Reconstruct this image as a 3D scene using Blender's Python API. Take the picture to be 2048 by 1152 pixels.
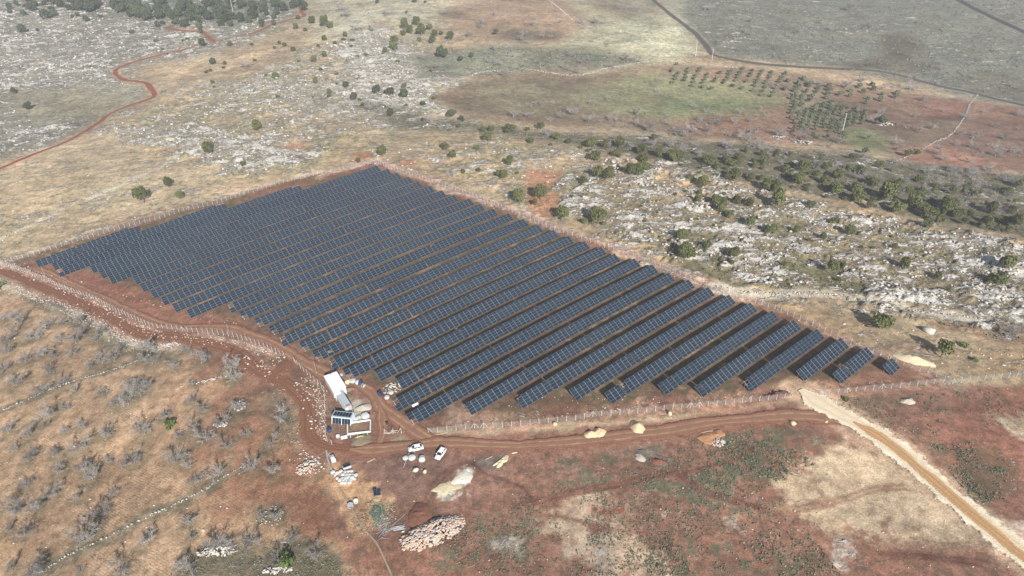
import bpy, math, random
import numpy as np
from mathutils import Vector, Matrix

for o in list(bpy.data.objects): bpy.data.objects.remove(o)
scene = bpy.context.scene
COL = scene.collection
rnd = random.Random(7)
nrng = np.random.default_rng(11)

# ------------------------------------------------------------------ camera
PITCH, ROLL, CAM_H, FPX = 0.5711672994662491, -0.03394838987525775, 144.60659667916417, 1366.0
cp, sp = math.cos(PITCH), math.sin(PITCH); cr, sr = math.cos(ROLL), math.sin(ROLL)
F = np.array([0, cp, -sp]); R0 = np.array([1., 0, 0]); U0 = np.array([0, sp, cp])
RV = cr*R0 + sr*U0; UV = -sr*R0 + cr*U0
CAM = np.array([0, 0, CAM_H])
cam = bpy.data.cameras.new('camera'); cam.sensor_width = 36.0; cam.lens = FPX/2048*36.0
cam.clip_start = 1.0; cam.clip_end = 9000
camo = bpy.data.objects.new('camera', cam); COL.objects.link(camo)
camo.matrix_world = Matrix(((RV[0], UV[0], -F[0], 0), (RV[1], UV[1], -F[1], 0), (RV[2], UV[2], -F[2], CAM_H), (0, 0, 0, 1)))
scene.camera = camo

# ------------------------------------------------------------------ sky, sun, exposure
SUN_AZ, SUN_EL = math.radians(-73), math.radians(29)
w = bpy.data.worlds.new('World'); scene.world = w; w.use_nodes = True
nt = w.node_tree; nt.nodes.clear()
sky = nt.nodes.new('ShaderNodeTexSky'); sky.sky_type = 'NISHITA'; sky.sun_disc = False
sky.sun_elevation = SUN_EL; sky.sun_rotation = math.pi/2 - SUN_AZ
sky.air_density = 1.0; sky.dust_density = 1.6; sky.ozone_density = 1.0
bg = nt.nodes.new('ShaderNodeBackground'); bg.inputs[1].default_value = 0.062
wo = nt.nodes.new('ShaderNodeOutputWorld')
nt.links.new(sky.outputs[0], bg.inputs[0]); nt.links.new(bg.outputs[0], wo.inputs[0])
sl = bpy.data.lights.new('sun', 'SUN'); sl.energy = 5.0; sl.angle = math.radians(0.6); sl.color = (1.0, 0.955, 0.89)
so = bpy.data.objects.new('sun', sl); COL.objects.link(so)
sv = Vector((math.cos(SUN_EL)*math.cos(SUN_AZ), math.cos(SUN_EL)*math.sin(SUN_AZ), math.sin(SUN_EL)))
so.rotation_euler = sv.to_track_quat('Z', 'Y').to_euler(); so.location = (0, 0, 300)
scene.view_settings.view_transform = 'Standard'; scene.view_settings.look = 'None'
scene.view_settings.exposure = 0.62; scene.view_settings.gamma = 1.0
scene.view_settings.use_curve_mapping = False
scene.render.engine = 'CYCLES'
scene.cycles.use_denoising = True
scene.cycles.max_bounces = 5; scene.cycles.diffuse_bounces = 2; scene.cycles.glossy_bounces = 2
scene.cycles.transparent_max_bounces = 8; scene.cycles.volume_bounces = 0
scene.cycles.caustics_reflective = False; scene.cycles.caustics_refractive = False

# ------------------------------------------------------------------ noise (numpy)
def _hash(ix, iy, seed):
    h = (ix.astype(np.int64)*374761393 + iy.astype(np.int64)*668265263 + seed*974634777) & 0x7fffffff
    h = ((h ^ (h >> 13)) * 1274126177) & 0x7fffffff
    h = (h ^ (h >> 16)) & 0xffffff
    return h / float(0xffffff)
def vnoise(x, y, seed=0):
    x0 = np.floor(x); y0 = np.floor(y); fx = x-x0; fy = y-y0
    fx = fx*fx*fx*(fx*(fx*6-15)+10); fy = fy*fy*fy*(fy*(fy*6-15)+10)
    a = _hash(x0, y0, seed); b = _hash(x0+1, y0, seed); c = _hash(x0, y0+1, seed); d = _hash(x0+1, y0+1, seed)
    return (a*(1-fx)+b*fx)*(1-fy) + (c*(1-fx)+d*fx)*fy
def fbm(x, y, scale, seed=0, octv=4, gain=0.55):
    s = 0; a = 1; t = 0; x = np.asarray(x, float)/scale; y = np.asarray(y, float)/scale
    for k in range(octv):
        s = s + a*(vnoise(x, y, seed+k*17)*2-1); t += a; a *= gain
        x, y = (x*0.8-y*0.6)*2.03+3.1, (x*0.6+y*0.8)*2.03-1.7
    return s/t
def sst(e0, e1, v):
    t = np.clip((v-e0)/(e1-e0), 0, 1); return t*t*(3-2*t)

# ------------------------------------------------------------------ terrain height
QA, QB, QC = -6.199121526035452, -3.138643517734029, -0.7173924060692034
def soft(t, a=1.25):
    m = np.abs(t); return np.where(m < a, t, np.sign(t)*(a+0.6*np.tanh((m-a)/0.6)))
def hbase(x, y):
    X = soft(x/184.); Y = soft((y-230.)/184.)
    return QA*X*X + QB*X*Y + QC*Y*Y
def at0(px, py, h, dz=0.0):
    v = F + RV*((px-1024)/FPX) + UV*((576-py)/FPX)
    z = dz; p = None
    for _ in range(70):
        t = (z-CAM_H)/v[2]; p = CAM+v*t
        z = 0.5*z + 0.5*(float(h(p[0], p[1]))+dz)
    return p
FARM_PX = [(10,528),(255,438),(440,395),(600,355),(752,322),(840,350),(1000,408),(1200,483),(1400,562),(1560,618),(1750,698),(1905,764),(1500,812),(1200,838),(860,862),(700,905),(640,905),(571,735),(470,690),(320,680),(200,650),(60,580)]
FARM = np.array([at0(px, py, hbase)[:2] for px, py in FARM_PX])
def poly_sd(P, x, y):
    """signed distance to polygon, positive inside"""
    n = len(P); d2 = np.full(x.shape, 1e18); ins = np.zeros(x.shape, bool)
    for i in range(n):
        ax, ay = P[i]; bx, by = P[(i+1) % n]
        ex, ey = bx-ax, by-ay; wx, wy = x-ax, y-ay
        t = np.clip((wx*ex+wy*ey)/(ex*ex+ey*ey+1e-12), 0, 1)
        dx = wx-ex*t; dy = wy-ey*t
        d2 = np.minimum(d2, dx*dx+dy*dy)
        c = (ay > y) != (by > y)
        with np.errstate(divide='ignore', invalid='ignore'):
            ins ^= c & (x < (bx-ax)*(y-ay)/(by-ay+1e-30)+ax)
    d = np.sqrt(d2); return np.where(ins, d, -d)
def line_dist(P, x, y):
    d2 = np.full(x.shape, 1e18)
    for i in range(len(P)-1):
        ax, ay = P[i]; ex, ey = P[i+1][0]-ax, P[i+1][1]-ay
        wx, wy = x-ax, y-ay
        t = np.clip((wx*ex+wy*ey)/(ex*ex+ey*ey+1e-12), 0, 1)
        d2 = np.minimum(d2, (wx-ex*t)**2+(wy-ey*t)**2)
    return np.sqrt(d2)
def hgt(x, y):
    x = np.asarray(x, float); y = np.asarray(y, float)
    sd = poly_sd(FARM, x, y)
    m = sst(6, 70, -sd)
    und = fbm(x, y, 130, 5, 3)*3.2 + fbm(x, y, 45, 9, 2)*0.7
    vx, vy = (x-150)/190., (y-470)/90.
    valley = -7.0*np.exp(-(vx*vx+vy*vy))
    far = 26*sst(480, 1000, y) + 30*sst(900, 2200, y)
    return hbase(x, y) + m*(und+valley) + far
def at(px, py, dz=0.0): return at0(px, py, hgt, dz)
def wpx(px, py):
    p = at(px, py); return (p[0], p[1])
def gz(x, y): return float(hgt(x, y))
def proj(p):
    v = np.asarray(p, float)-CAM; z = v@F
    return 1024+FPX*(v@RV)/z, 576-FPX*(v@UV)/z
def px_scale(p): return float((np.asarray(p, float)-CAM)@F)/FPX     # metres per photo pixel

# ------------------------------------------------------------------ material helpers
def lin(c):
    c = np.asarray(c, float)/255.0
    return np.where(c <= 0.04045, c/12.92, ((c+0.055)/1.055)**2.4)
ALB = 0.80
def alb(c, k=1.0): return tuple(np.clip(lin(c)*ALB*k, 0.005, 0.85))
class NT:
    def __init__(self, name):
        self.m = bpy.data.materials.new(name); self.m.use_nodes = True
        self.t = self.m.node_tree; self.t.nodes.clear()
        self.out = self.t.nodes.new('ShaderNodeOutputMaterial')
        self.bsdf = self.t.nodes.new('ShaderNodeBsdfPrincipled')
        self.t.links.new(self.bsdf.outputs[0], self.out.inputs[0])
    def n(self, typ, **kw):
        nd = self.t.nodes.new(typ)
        for k, v in kw.items(): setattr(nd, k, v)
        return nd
    def l(self, a, b): self.t.links.new(a, b)
    def val(self, sock, v):
        if hasattr(v, 'is_linked') or isinstance(v, bpy.types.NodeSocket): self.l(v, sock)
        elif isinstance(v, (tuple, list)) and len(v) == 3 and sock.type == 'RGBA': sock.default_value = (*v, 1)
        else: sock.default_value = v
    def math(self, op, a, b=0.0, c=None, clamp=False):
        nd = self.n('ShaderNodeMath', operation=op, use_clamp=clamp)
        self.val(nd.inputs[0], a); self.val(nd.inputs[1], b)
        if c is not None: self.val(nd.inputs[2], c)
        return nd.outputs[0]
    def mix(self, f, a, b, mode='MIX'):
        nd = self.n('ShaderNodeMix', data_type='RGBA', blend_type=mode)
        self.val(nd.inputs['Factor'], f) if False else self.val(nd.inputs[0], f)
        self.val(nd.inputs[6], a); self.val(nd.inputs[7], b)
        return nd.outputs[2]
    def noise(self, vec, scale, detail=3, rough=0.55, dist=0.0):
        nd = self.n('ShaderNodeTexNoise'); self.l(vec, nd.inputs['Vector'])
        nd.inputs['Scale'].default_value = scale; nd.inputs['Detail'].default_value = detail
        nd.inputs['Roughness'].default_value = rough; nd.inputs['Distortion'].default_value = dist
        return nd.outputs[0]
    def smooth(self, v, lo, hi):
        nd = self.n('ShaderNodeMapRange', interpolation_type='SMOOTHSTEP')
        self.val(nd.inputs[0], v); self.val(nd.inputs[1], lo); self.val(nd.inputs[2], hi)
        return nd.outputs[0]
    def pos(self): return self.n('ShaderNodeNewGeometry').outputs['Position']
    def rnd(self): return self.n('ShaderNodeObjectInfo').outputs['Random']
    def vscale(self, v, s, rot=0.0):
        nd = self.n('ShaderNodeMapping'); self.l(v, nd.inputs[0]); nd.inputs['Scale'].default_value = s
        nd.inputs['Rotation'].default_value = (0, 0, rot); return nd.outputs[0]
    def bump(self, h, strength, dist=0.1):
        nd = self.n('ShaderNodeBump'); self.l(h, nd.inputs['Height'])
        nd.inputs['Strength'].default_value = strength; nd.inputs['Distance'].default_value = dist
        self.l(nd.outputs[0], self.bsdf.inputs['Normal'])
    def rough(self, v): self.bsdf.inputs['Roughness'].default_value = v
    def spec(self, v): self.bsdf.inputs['Specular IOR Level'].default_value = v
    def color(self, s): self.val(self.bsdf.inputs['Base Color'], s)
def simple_mat(name, col, rough=0.85, var=0.25, scale=3.0, spec=0.2, metallic=0.0, objvar=0.0, bump=0.0):
    m = NT(name); p = m.pos()
    f = m.noise(p, scale, 4)
    c = m.mix(f, tuple(np.array(col)*(1-var)), tuple(np.clip(np.array(col)*(1+var), 0, 0.9)))
    if objvar:
        r = m.rnd(); c = m.mix(r, c, tuple(np.array(col)*(1-objvar)), 'MIX') if False else c
        k = m.math('MULTIPLY_ADD', r, objvar*2, 1-objvar)
        vm = m.n('ShaderNodeVectorMath', operation='SCALE'); m.l(c, vm.inputs[0]); m.l(k, vm.inputs['Scale']); c = vm.outputs[0]
    m.color(c); m.rough(rough); m.spec(spec); m.bsdf.inputs['Metallic'].default_value = metallic
    if bump: m.bump(m.noise(p, scale*2.3, 4), bump, 0.2)
    return m.m

# ------------------------------------------------------------------ object helpers
def tag(o, label=None, cat=None, group=None, kind=None):
    if label: o['label'] = label
    if cat: o['category'] = cat
    if group: o['group'] = group
    if kind: o['kind'] = kind
    return o
def empty(name, loc, rz=0.0, label=None, cat=None, group=None):
    o = bpy.data.objects.new(name, None); o.empty_display_size = 0.5
    o.location = loc; o.rotation_euler = (0, 0, rz); COL.objects.link(o)
    return tag(o, label, cat, group)
def link(name, me, parent=None, loc=None, rz=None):
    o = bpy.data.objects.new(name, me); COL.objects.link(o)
    if parent is not None: o.parent = parent
    if loc is not None: o.location = loc
    if rz is not None: o.rotation_euler = (0, 0, rz)
    return o
class MB:
    def __init__(self): self.v = []; self.f = []; self.mi = []; self.n = 0
    def add(self, verts, faces, mat=0):
        b = self.n; self.v.extend([tuple(map(float, q)) for q in verts]); self.n += len(verts)
        for f in faces: self.f.append([b+i for i in f]); self.mi.append(mat)
    def box(self, c, s, rz=0.0, mat=0, M=None):
        x, y, z = s[0]/2, s[1]/2, s[2]/2
        V = [(-x,-y,-z),(x,-y,-z),(x,y,-z),(-x,y,-z),(-x,-y,z),(x,-y,z),(x,y,z),(-x,y,z)]
        if M is not None: V = [tuple(M @ Vector(q) + Vector(c)) for q in V]
        else:
            ca, sa = math.cos(rz), math.sin(rz)
            V = [(c[0]+a*ca-b*sa, c[1]+a*sa+b*ca, c[2]+d) for a, b, d in V]
        self.add(V, [(0,3,2,1),(4,5,6,7),(0,1,5,4),(1,2,6,5),(2,3,7,6),(3,0,4,7)], mat)
    def tube(self, a, b, r0, r1=None, n=5, mat=0, cap=True):
        r1 = r0 if r1 is None else r1
        a = Vector(a); b = Vector(b); d = (b-a)
        if d.length < 1e-6: return
        d.normalize(); u = d.orthogonal().normalized(); w_ = d.cross(u)
        V = []
        for p, r in ((a, r0), (b, r1)):
            for k in range(n):
                t = 2*math.pi*k/n; V.append(p+u*(r*math.cos(t))+w_*(r*math.sin(t)))
        Fs = [(k, (k+1) % n, n+(k+1) % n, n+k) for k in range(n)]
        if cap: Fs += [tuple(range(n))[::-1], tuple(range(n, 2*n))]
        self.add(V, Fs, mat)
    def mesh(self, name, mats, smooth=False):
        me = bpy.data.meshes.new(name); me.from_pydata(self.v, [], self.f)
        for m in (mats if isinstance(mats, (list, tuple)) else [mats]): me.materials.append(m)
        if any(self.mi): me.polygons.foreach_set('material_index', self.mi)
        if smooth: me.polygons.foreach_set('use_smooth', [True]*len(self.f))
        me.update(); return me
    def build(self, name, mats, parent=None, smooth=False): return link(name, self.mesh(name, mats, smooth), parent)
def np_mesh(name, V, Fq, mats, smooth=False):
    """fast mesh from arrays; Fq (n,3) or (n,4)"""
    me = bpy.data.meshes.new(name); V = np.asarray(V, np.float32); Fq = np.asarray(Fq, np.int32); k = Fq.shape[1]
    me.vertices.add(len(V)); me.vertices.foreach_set('co', V.ravel())
    me.loops.add(Fq.size); me.loops.foreach_set('vertex_index', Fq.ravel())
    me.polygons.add(len(Fq)); me.polygons.foreach_set('loop_start', np.arange(0, Fq.size, k, dtype=np.int32))
    me.polygons.foreach_set('loop_total', np.full(len(Fq), k, np.int32))
    if smooth: me.polygons.foreach_set('use_smooth', np.ones(len(Fq), bool))
    for m in (mats if isinstance(mats, (list, tuple)) else [mats]): me.materials.append(m)
    me.update(calc_edges=True); me.validate(); return me
def catmull(P, step):
    P = [np.array(p, float) for p in P]; P = [2*P[0]-P[1]]+P+[2*P[-1]-P[-2]]; out = []
    for i in range(1, len(P)-2):
        n = max(1, int(np.linalg.norm(P[i+1]-P[i])/step))
        for k in range(n):
            t = k/n; a, b, c, d = P[i-1], P[i], P[i+1], P[i+2]
            out.append(0.5*(2*b+(c-a)*t+(2*a-5*b+4*c-d)*t*t+(3*b-a-3*c+d)*t**3))
    out.append(P[-2]); return np.array(out)
def wline(pts, z=None):
    """photo points (optionally in a zoomed crop ox,oy,scale) to world xy"""
    ox, oy, s = z or (0, 0, 1)
    return [wpx(ox+x/s, oy+y/s) for x, y in pts]
Z1 = (0, 0, 2.88); Z2 = (680, 0, 2.88); Z3 = (1348, 0, 2.88); Z4 = (0, 380, 2.88); Z5 = (680, 380, 2.88); Z6 = (1348, 380, 2.88)
L1 = (0, 752, 2.88); L2 = (680, 752, 2.88); L3 = (1348, 752, 2.88)
# ------------------------------------------------------------------ fast height lookup
GX0, GY0, GS = -1200.0, -40.0, 4.0
_gx = np.arange(GX0, 1200+GS, GS); _gy = np.arange(GY0, 2700+GS, GS)
_GH = hgt(*np.meshgrid(_gx, _gy)); _GL = _GH.tolist()
def hfast(x, y):
    u = min(max((x-GX0)/GS, 0), len(_gx)-1.001); v = min(max((y-GY0)/GS, 0), len(_gy)-1.001)
    i = int(u); j = int(v); u -= i; v -= j
    a = _GL[j]; b = _GL[j+1]
    return (a[i]*(1-u)+a[i+1]*u)*(1-v) + (b[i]*(1-u)+b[i+1]*u)*v
_F, _R, _U = F.tolist(), RV.tolist(), UV.tolist()
def at(px, py, dz=0.0):
    a = (px-1024)/FPX; b = (576-py)/FPX
    vx = _F[0]+_R[0]*a+_U[0]*b; vy = _F[1]+_R[1]*a+_U[1]*b; vz = _F[2]+_R[2]*a+_U[2]*b
    z = dz
    for _ in range(45):
        t = (z-CAM_H)/vz; x = vx*t; y = vy*t
        z = 0.5*z+0.5*(hfast(x, y)+dz)
    return np.array([x, y, z])
def gz(x, y): return hfast(x, y)
def hvec(x, y):
    u = np.clip((np.asarray(x)-GX0)/GS, 0, len(_gx)-1.001); v = np.clip((np.asarray(y)-GY0)/GS, 0, len(_gy)-1.001)
    i = u.astype(int); j = v.astype(int); u = u-i; v = v-j
    return (_GH[j, i]*(1-u)+_GH[j, i+1]*u)*(1-v)+(_GH[j+1, i]*(1-u)+_GH[j+1, i+1]*u)*v

# ------------------------------------------------------------------ roads and tracks (centre lines, photo points)
ROADS = {
 'track': [(-40,352),(0,338),(45,318),(104,295),(153,273),(194,248),(222,227),(257,212),(299,198),(309,189),(302,177),(293,167),(274,163),(250,160),(236,153),(231,141),(250,130),(278,121),(326,109),(368,99),(403,88.5),(430,85),(462,75),(500,68),(528,57),(542,50),(569,42),(597,35),(609,31),(602,21),(602,7),(612,-4),(640,-20)],
 'spur': [(430,83),(413,71),(406,64),(375,62),(347,59),(337,54),(350,50)],
 'outer': [(-60,531),(0,543),(35,555),(76,574),(115,585),(149,602),(191,623),(226,640),(264,661),(299,673),(333,673),(375,679),(417,689),(458,699),(493,724),(521,745),(550,757),(572,769),(595,788),(611,811),(618,839),(616,862),(627,882),(655,894),(706,898),(760,900)],
 'inner': [(60,536),(100,549),(139,568),(191,590),(243,616),(295,640),(347,655),(417,655),(462,659),(503,673),(542,686),(576,706),(604,724),(632,738),(652,748),(690,752),(718,768),(744,786),(759,810),(776,826),(800,843),(830,862),(862,880),(900,887)],
 'link': [(590,718),(572,730),(552,746),(536,760)],
 'cross': [(759,812),(763,832),(764,850),(763,868),(757,892),(752,905)],
 'main': [(700,900),(749,902),(800,897),(850,889),(902,887),(992,891),(1062,890),(1149,884),(1218,877),(1288,868),(1340,861),(1417,848),(1487,840.5),(1574,834),(1643,836),(1695,846),(1730,858),(1755,872)],
 'pale': [(1601,780),(1636,806),(1678,831),(1714,849),(1754,872),(1796,902),(1841,940),(1890,982),(1938,1023),(1990,1066),(2048,1112),(2120,1168),(2200,1230),(2380,1375),(2700,1640)],
 'grey': [(1290,-30),(1312,5),(1346,33),(1369,50),(1393,69),(1412,91),(1424,108),(1445,115),(1487,123),(1542,130),(1598,134),(1660,137),(1716,139),(1765,144),(1813,154),(1851,165),(1890,175),(1938,184),(1990,198),(2048,211),(2160,240)],
 'dark': [(1900,-15),(1918,0),(1956,21),(2001,42),(2048,64),(2150,105)],
}
RW = {k: [wpx(*p) for p in v] for k, v in ROADS.items()}
RWID = dict(track=4.2, spur=4.0, outer=5.0, inner=5.5, link=5.0, cross=4.5, main=6.0, pale=10.5, grey=6.0, dark=8.0)

# ------------------------------------------------------------------ ground sheet
NU, NV = 960, 660
ud = np.linspace(-1.02, 1.02, NU); us = np.concatenate([[-2.1, -1.6, -1.25], ud, [1.25, 1.6, 2.1]])
yd = 62*np.exp(np.linspace(0, math.log(1250/62.), NV)); ys = np.concatenate([[-500, -250, -100, -30, 15, 42], yd, [1400, 1700, 2100, 2600]])
US, YS = np.meshgrid(us, ys)
gx = np.where(YS < 43, 520, YS+60)*US; gy = YS.copy()
hh = hgt(gx, gy)
N = gx.size; X = gx.ravel(); Y = gy.ravel()
inview = (Y > 55) & (Y < 1300) & (np.abs(X) < (Y+60)*1.03)

C = np.tile(lin((184, 158, 120)), (N, 1)); ROCK = np.full(N, 0.38); PLOW = np.zeros(N); TUFT = np.full(N, 0.35)
n_big = fbm(X, Y, 60, 21, 3); n_mid = fbm(X, Y, 16, 31, 3); n_sml = fbm(X, Y, 5, 41, 3); n_fin = fbm(X, Y, 1.9, 47, 3)
def region(pts, col=None, soft=4, namp=6, op=1.0, rock=None, tuft=None, plow=None, z=None, patch=None):
    ox, oy, s = z or (0, 0, 1)
    P = np.array([wpx(ox+a/s, oy+b/s) for a, b in pts])
    mg = soft*2+namp*1.5
    sel = np.where((X > P[:, 0].min()-mg) & (X < P[:, 0].max()+mg) & (Y > P[:, 1].min()-mg) & (Y < P[:, 1].max()+mg))[0]
    if not len(sel): return
    sd = poly_sd(P, X[sel], Y[sel]) + namp*(0.75*n_mid[sel]+0.55*n_sml[sel]+0.25*n_big[sel]+0.55*n_fin[sel])
    sf = soft*(.55+.95*sst(280, 480, Y[sel])); wgt = sst(-1, 1, sd/sf)*op; wsoft = sst(-1, 1, sd/(sf+5))
    if patch is not None: wgt = wgt*sst(patch-0.08, patch+0.08, 0.42*n_mid[sel]+0.34*n_sml[sel]+0.30*n_big[sel]+0.34*n_fin[sel])
    if col is not None: C[sel] += (lin(col)-C[sel])*wgt[:, None]
    w1 = wgt/max(op, 1e-6)
    if rock is not None: ROCK[sel] += (rock-ROCK[sel])*(w1 if patch is not None or rock < .2 else wsoft)
    if tuft is not None: TUFT[sel] += (tuft-TUFT[sel])*w1
    if plow is not None: PLOW[sel] += (plow-PLOW[sel])*w1
def stroke(pts, wid, col=None, soft=0.6, namp=0.5, op=1.0, rock=None, tuft=None, plow=None, z=None, world=False):
    ox, oy, s = z or (0, 0, 1)
    P = np.array(pts if world else [wpx(ox+a/s, oy+b/s) for a, b in pts])
    P = catmull(P, 3.0); mg = wid+soft*2+namp*2
    sel = np.where((X > P[:, 0].min()-mg) & (X < P[:, 0].max()+mg) & (Y > P[:, 1].min()-mg) & (Y < P[:, 1].max()+mg))[0]
    if not len(sel): return
    xs, ysel = X[sel], Y[sel]; d = np.full(len(sel), 1e9)
    for k in range(0, len(P)-1, 8):
        Q = P[k:k+9]
        m = np.where((xs > Q[:, 0].min()-mg) & (xs < Q[:, 0].max()+mg) & (ysel > Q[:, 1].min()-mg) & (ysel < Q[:, 1].max()+mg))[0]
        if len(m): d[m] = np.minimum(d[m], line_dist(Q, xs[m], ysel[m]))
    wgt = sst(-soft, soft, wid/2-d+namp*(n_mid[sel]+n_sml[sel]))*op
    if col is not None: C[sel] += (lin(col)-C[sel])*wgt[:, None]
    w1 = wgt/max(op, 1e-6)
    if rock is not None: ROCK[sel] += (rock-ROCK[sel])*w1
    if tuft is not None: TUFT[sel] += (tuft-TUFT[sel])*w1
    if plow is not None: PLOW[sel] += (plow-PLOW[sel])*w1

# --- upper left: pale karst, tan slope
region([(-500,-60),(640,-60),(560,60),(470,92),(390,112),(300,126),(240,142),(258,165),(296,190),(200,250),(110,290),(-500,430)], (146,141,122), 14, 18, .95, rock=.78, tuft=.5)
region([(-60,-60),(640,-60),(600,40),(460,55),(330,45),(200,35),(60,10)], (118,120,104), 20, 25, .8, rock=.62, tuft=.7)
region([(-500,430),(0,345),(110,300),(200,255),(330,290),(350,335),(560,352),(640,340),(560,372),(240,450),(0,520),(-500,640)], (196,170,130), 8, 10, 1, rock=.44, tuft=.3)
region([(250,240),(420,180),(600,100),(780,40),(900,120),(880,200),(800,260),(700,280),(620,330),(500,340),(380,330),(330,270)], (192,168,128), 16, 20, .9, rock=.60, tuft=.4)
region([(160,255),(330,252),(470,262),(560,290),(640,300),(600,332),(500,352),(420,335),(350,300),(240,278)], (178,162,132), 5, 9, .9, rock=.88)
region([(400,170),(620,160),(900,120),(970,190),(870,248),(700,240),(520,215)], (186,174,148), 12, 18, .8, rock=.74)
region([(690,50),(770,62),(860,110),(905,150),(845,215),(760,235),(700,200),(690,120)], (190,182,160), 10, 14, .9, rock=.92)
region([(600,0),(900,-40),(890,60),(840,100),(760,40),(640,80)], (182,174,144), 15, 20, .9, rock=.38)
region([(0,190),(170,170),(270,200),(190,250),(60,240)], (160,148,118), 12, 15, .8, rock=.3)
region([(250,240),(420,180),(600,100),(900,60),(900,200),(800,260),(700,290),(620,340),(500,350),(330,300)], (140,136,98), 8, 10, .65, patch=.08, tuft=.7)
region([(0,360),(200,270),(560,345),(240,448),(0,515)], (158,146,104), 8, 10, .6, patch=.14, tuft=.6)
# --- top centre and right
region([(1180,-60),(1420,0),(1400,110),(1300,130),(1200,135),(1120,95)], (176,170,136), 14, 14, .95, rock=.25, tuft=.5)
region([(880,25),(960,0),(1080,-30),(1180,40),(1140,75),(1010,88),(920,62)], (158,130,102), 8, 8, .9, rock=.15, tuft=.3)
region([(1000,62),(1060,60),(1130,62),(1120,82),(1040,86),(1000,76)], (118,106,88), 5, 5, .9, rock=.05)
region([(1150,-40),(1340,-40),(1330,30),(1250,38),(1180,20)], (142,128,106), 10, 10, .85, rock=.15)
region([(800,112),(980,88),(1200,100),(1300,128),(1120,142),(950,158),(850,152)], (132,134,110), 10, 12, .95, rock=.3, tuft=.6)  # dark band: cloud shadow put into the soil colour
region([(1265,70),(1330,48),(1390,60),(1390,100),(1320,112),(1260,100)], (204,200,160), 12, 10, .9, rock=.15)  # sunlit gap between cloud shadows, painted as paler ground
region([(1340,-80),(2700,-80),(2700,280),(2048,215),(1850,170),(1660,135),(1440,113),(1405,88),(1368,48)], (138,138,122), 8, 8, 1, rock=.44, tuft=.75)  # grey-green scrub, its colour also darkened for cloud shade
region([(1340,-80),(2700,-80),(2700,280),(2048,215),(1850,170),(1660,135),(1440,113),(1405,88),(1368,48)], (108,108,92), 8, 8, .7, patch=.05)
region([(1760,68),(1830,65),(1850,105),(1800,135),(1720,140),(1690,132),(1765,108)], (108,98,82), 6, 7, .95, rock=.2)
region([(1800,128),(1860,120),(1890,140),(1830,150),(1790,146)], (118,108,92), 5, 6, .9, rock=.2)
region([(1880,130),(1990,140),(2048,160),(2200,200),(2200,250),(2048,205),(1900,172)], (128,122,104), 8, 10, .8, rock=.3)
# --- valley fields
region([(860,192),(960,152),(1100,142),(1180,152),(1290,130),(1400,131),(1560,142),(1800,182),(1950,206),(1910,275),(1800,315),(1700,290),(1560,275),(1400,278),(1240,255),(1050,248),(930,238)], (142,120,94), 4, 5, 1, rock=.1, tuft=.55)
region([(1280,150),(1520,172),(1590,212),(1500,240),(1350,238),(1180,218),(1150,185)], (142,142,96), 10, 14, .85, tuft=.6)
region([(930,168),(1100,160),(1260,200),(1100,235),(930,215)], (126,120,92), 10, 12, .65, tuft=.6)
region([(1380,222),(1560,215),(1650,262),(1600,290),(1500,282),(1360,265)], (168,118,90), 8, 10, .65)
region([(1340,200),(1480,198),(1520,226),(1400,240),(1300,225)], (128,146,88), 9, 10, .5)
region([(1400,140),(1640,150),(1560,165),(1420,155)], (170,130,98), 6, 8, .6)
region([(1640,165),(1900,200),(1890,262),(1800,268),(1700,235)], (142,106,84), 10, 12, .75)
region([(1690,255),(1760,262),(1780,295),(1730,310),(1690,285)], (136,146,88), 6, 8, .8)
region([(1840,190),(1960,205),(1930,245),(1860,235)], (150,92,72), 8, 8, .6)
region([(1965,206),(2500,260),(2500,440),(2048,345),(1900,335),(1800,318),(1880,275),(1935,240)], (146,108,86), 5, 8, 1, rock=.12, tuft=.5)
region([(1800,285),(1880,290),(1990,330),(1950,350),(1850,330),(1790,310)], (184,124,94), 8, 9, .7)
# --- bush belt, plateau
region([(740,205),(880,238),(1050,262),(1240,275),(1400,285),(1560,298),(1750,318),(1900,335),(2048,352),(2500,420),(2500,590),(2048,478),(1850,440),(1700,408),(1560,375),(1400,352),(1280,318),(1150,290),(960,265),(800,258),(720,218)], (124,116,92), 7, 9, .95, rock=.48, tuft=.9)
region([(1010,395),(1150,316),(1300,328),(1500,376),(1700,412),(2048,482),(2500,590),(2500,740),(2048,690),(1880,652),(1700,617),(1500,582),(1380,545),(1250,480),(1110,440)], (166,144,104), 9, 12, 1, rock=.86, tuft=.5)
region([(1010,395),(1150,316),(1300,328),(1500,376),(1700,412),(2048,482),(2500,590),(2500,740),(2048,690),(1880,652),(1700,617),(1500,582),(1380,545),(1250,480),(1110,440)], (188,158,116), 9, 12, .85, rock=.25, tuft=.3, patch=.16)
region([(1380,500),(1700,540),(1800,600),(1700,618),(1560,590),(1420,555)], (120,116,78), 8, 10, .6, tuft=.7, patch=-.02)
region([(1120,440),(1250,400),(1500,410),(1700,440),(2048,510),(2500,600),(2500,740),(2048,690),(1880,652),(1700,617),(1500,582),(1380,545),(1250,480)], (118,116,80), 8, 10, .7, tuft=.8, patch=.06)
region([(1850,640),(2048,655),(2100,680),(2048,690),(1850,660)], (150,112,80), 4, 4, .7)
region([(640,330),(740,292),(900,272),(1100,285),(1230,322),(1130,352),(1020,392),(1100,442),(1000,402),(850,347),(760,327)], (198,168,126), 6, 8, 1, rock=.58, tuft=.45)
region([(560,300),(700,270),(900,262),(1100,278),(1240,322),(1100,445),(1000,402),(850,347),(760,310),(640,325)], (150,142,100), 6, 8, .7, patch=.1, tuft=.7)
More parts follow.
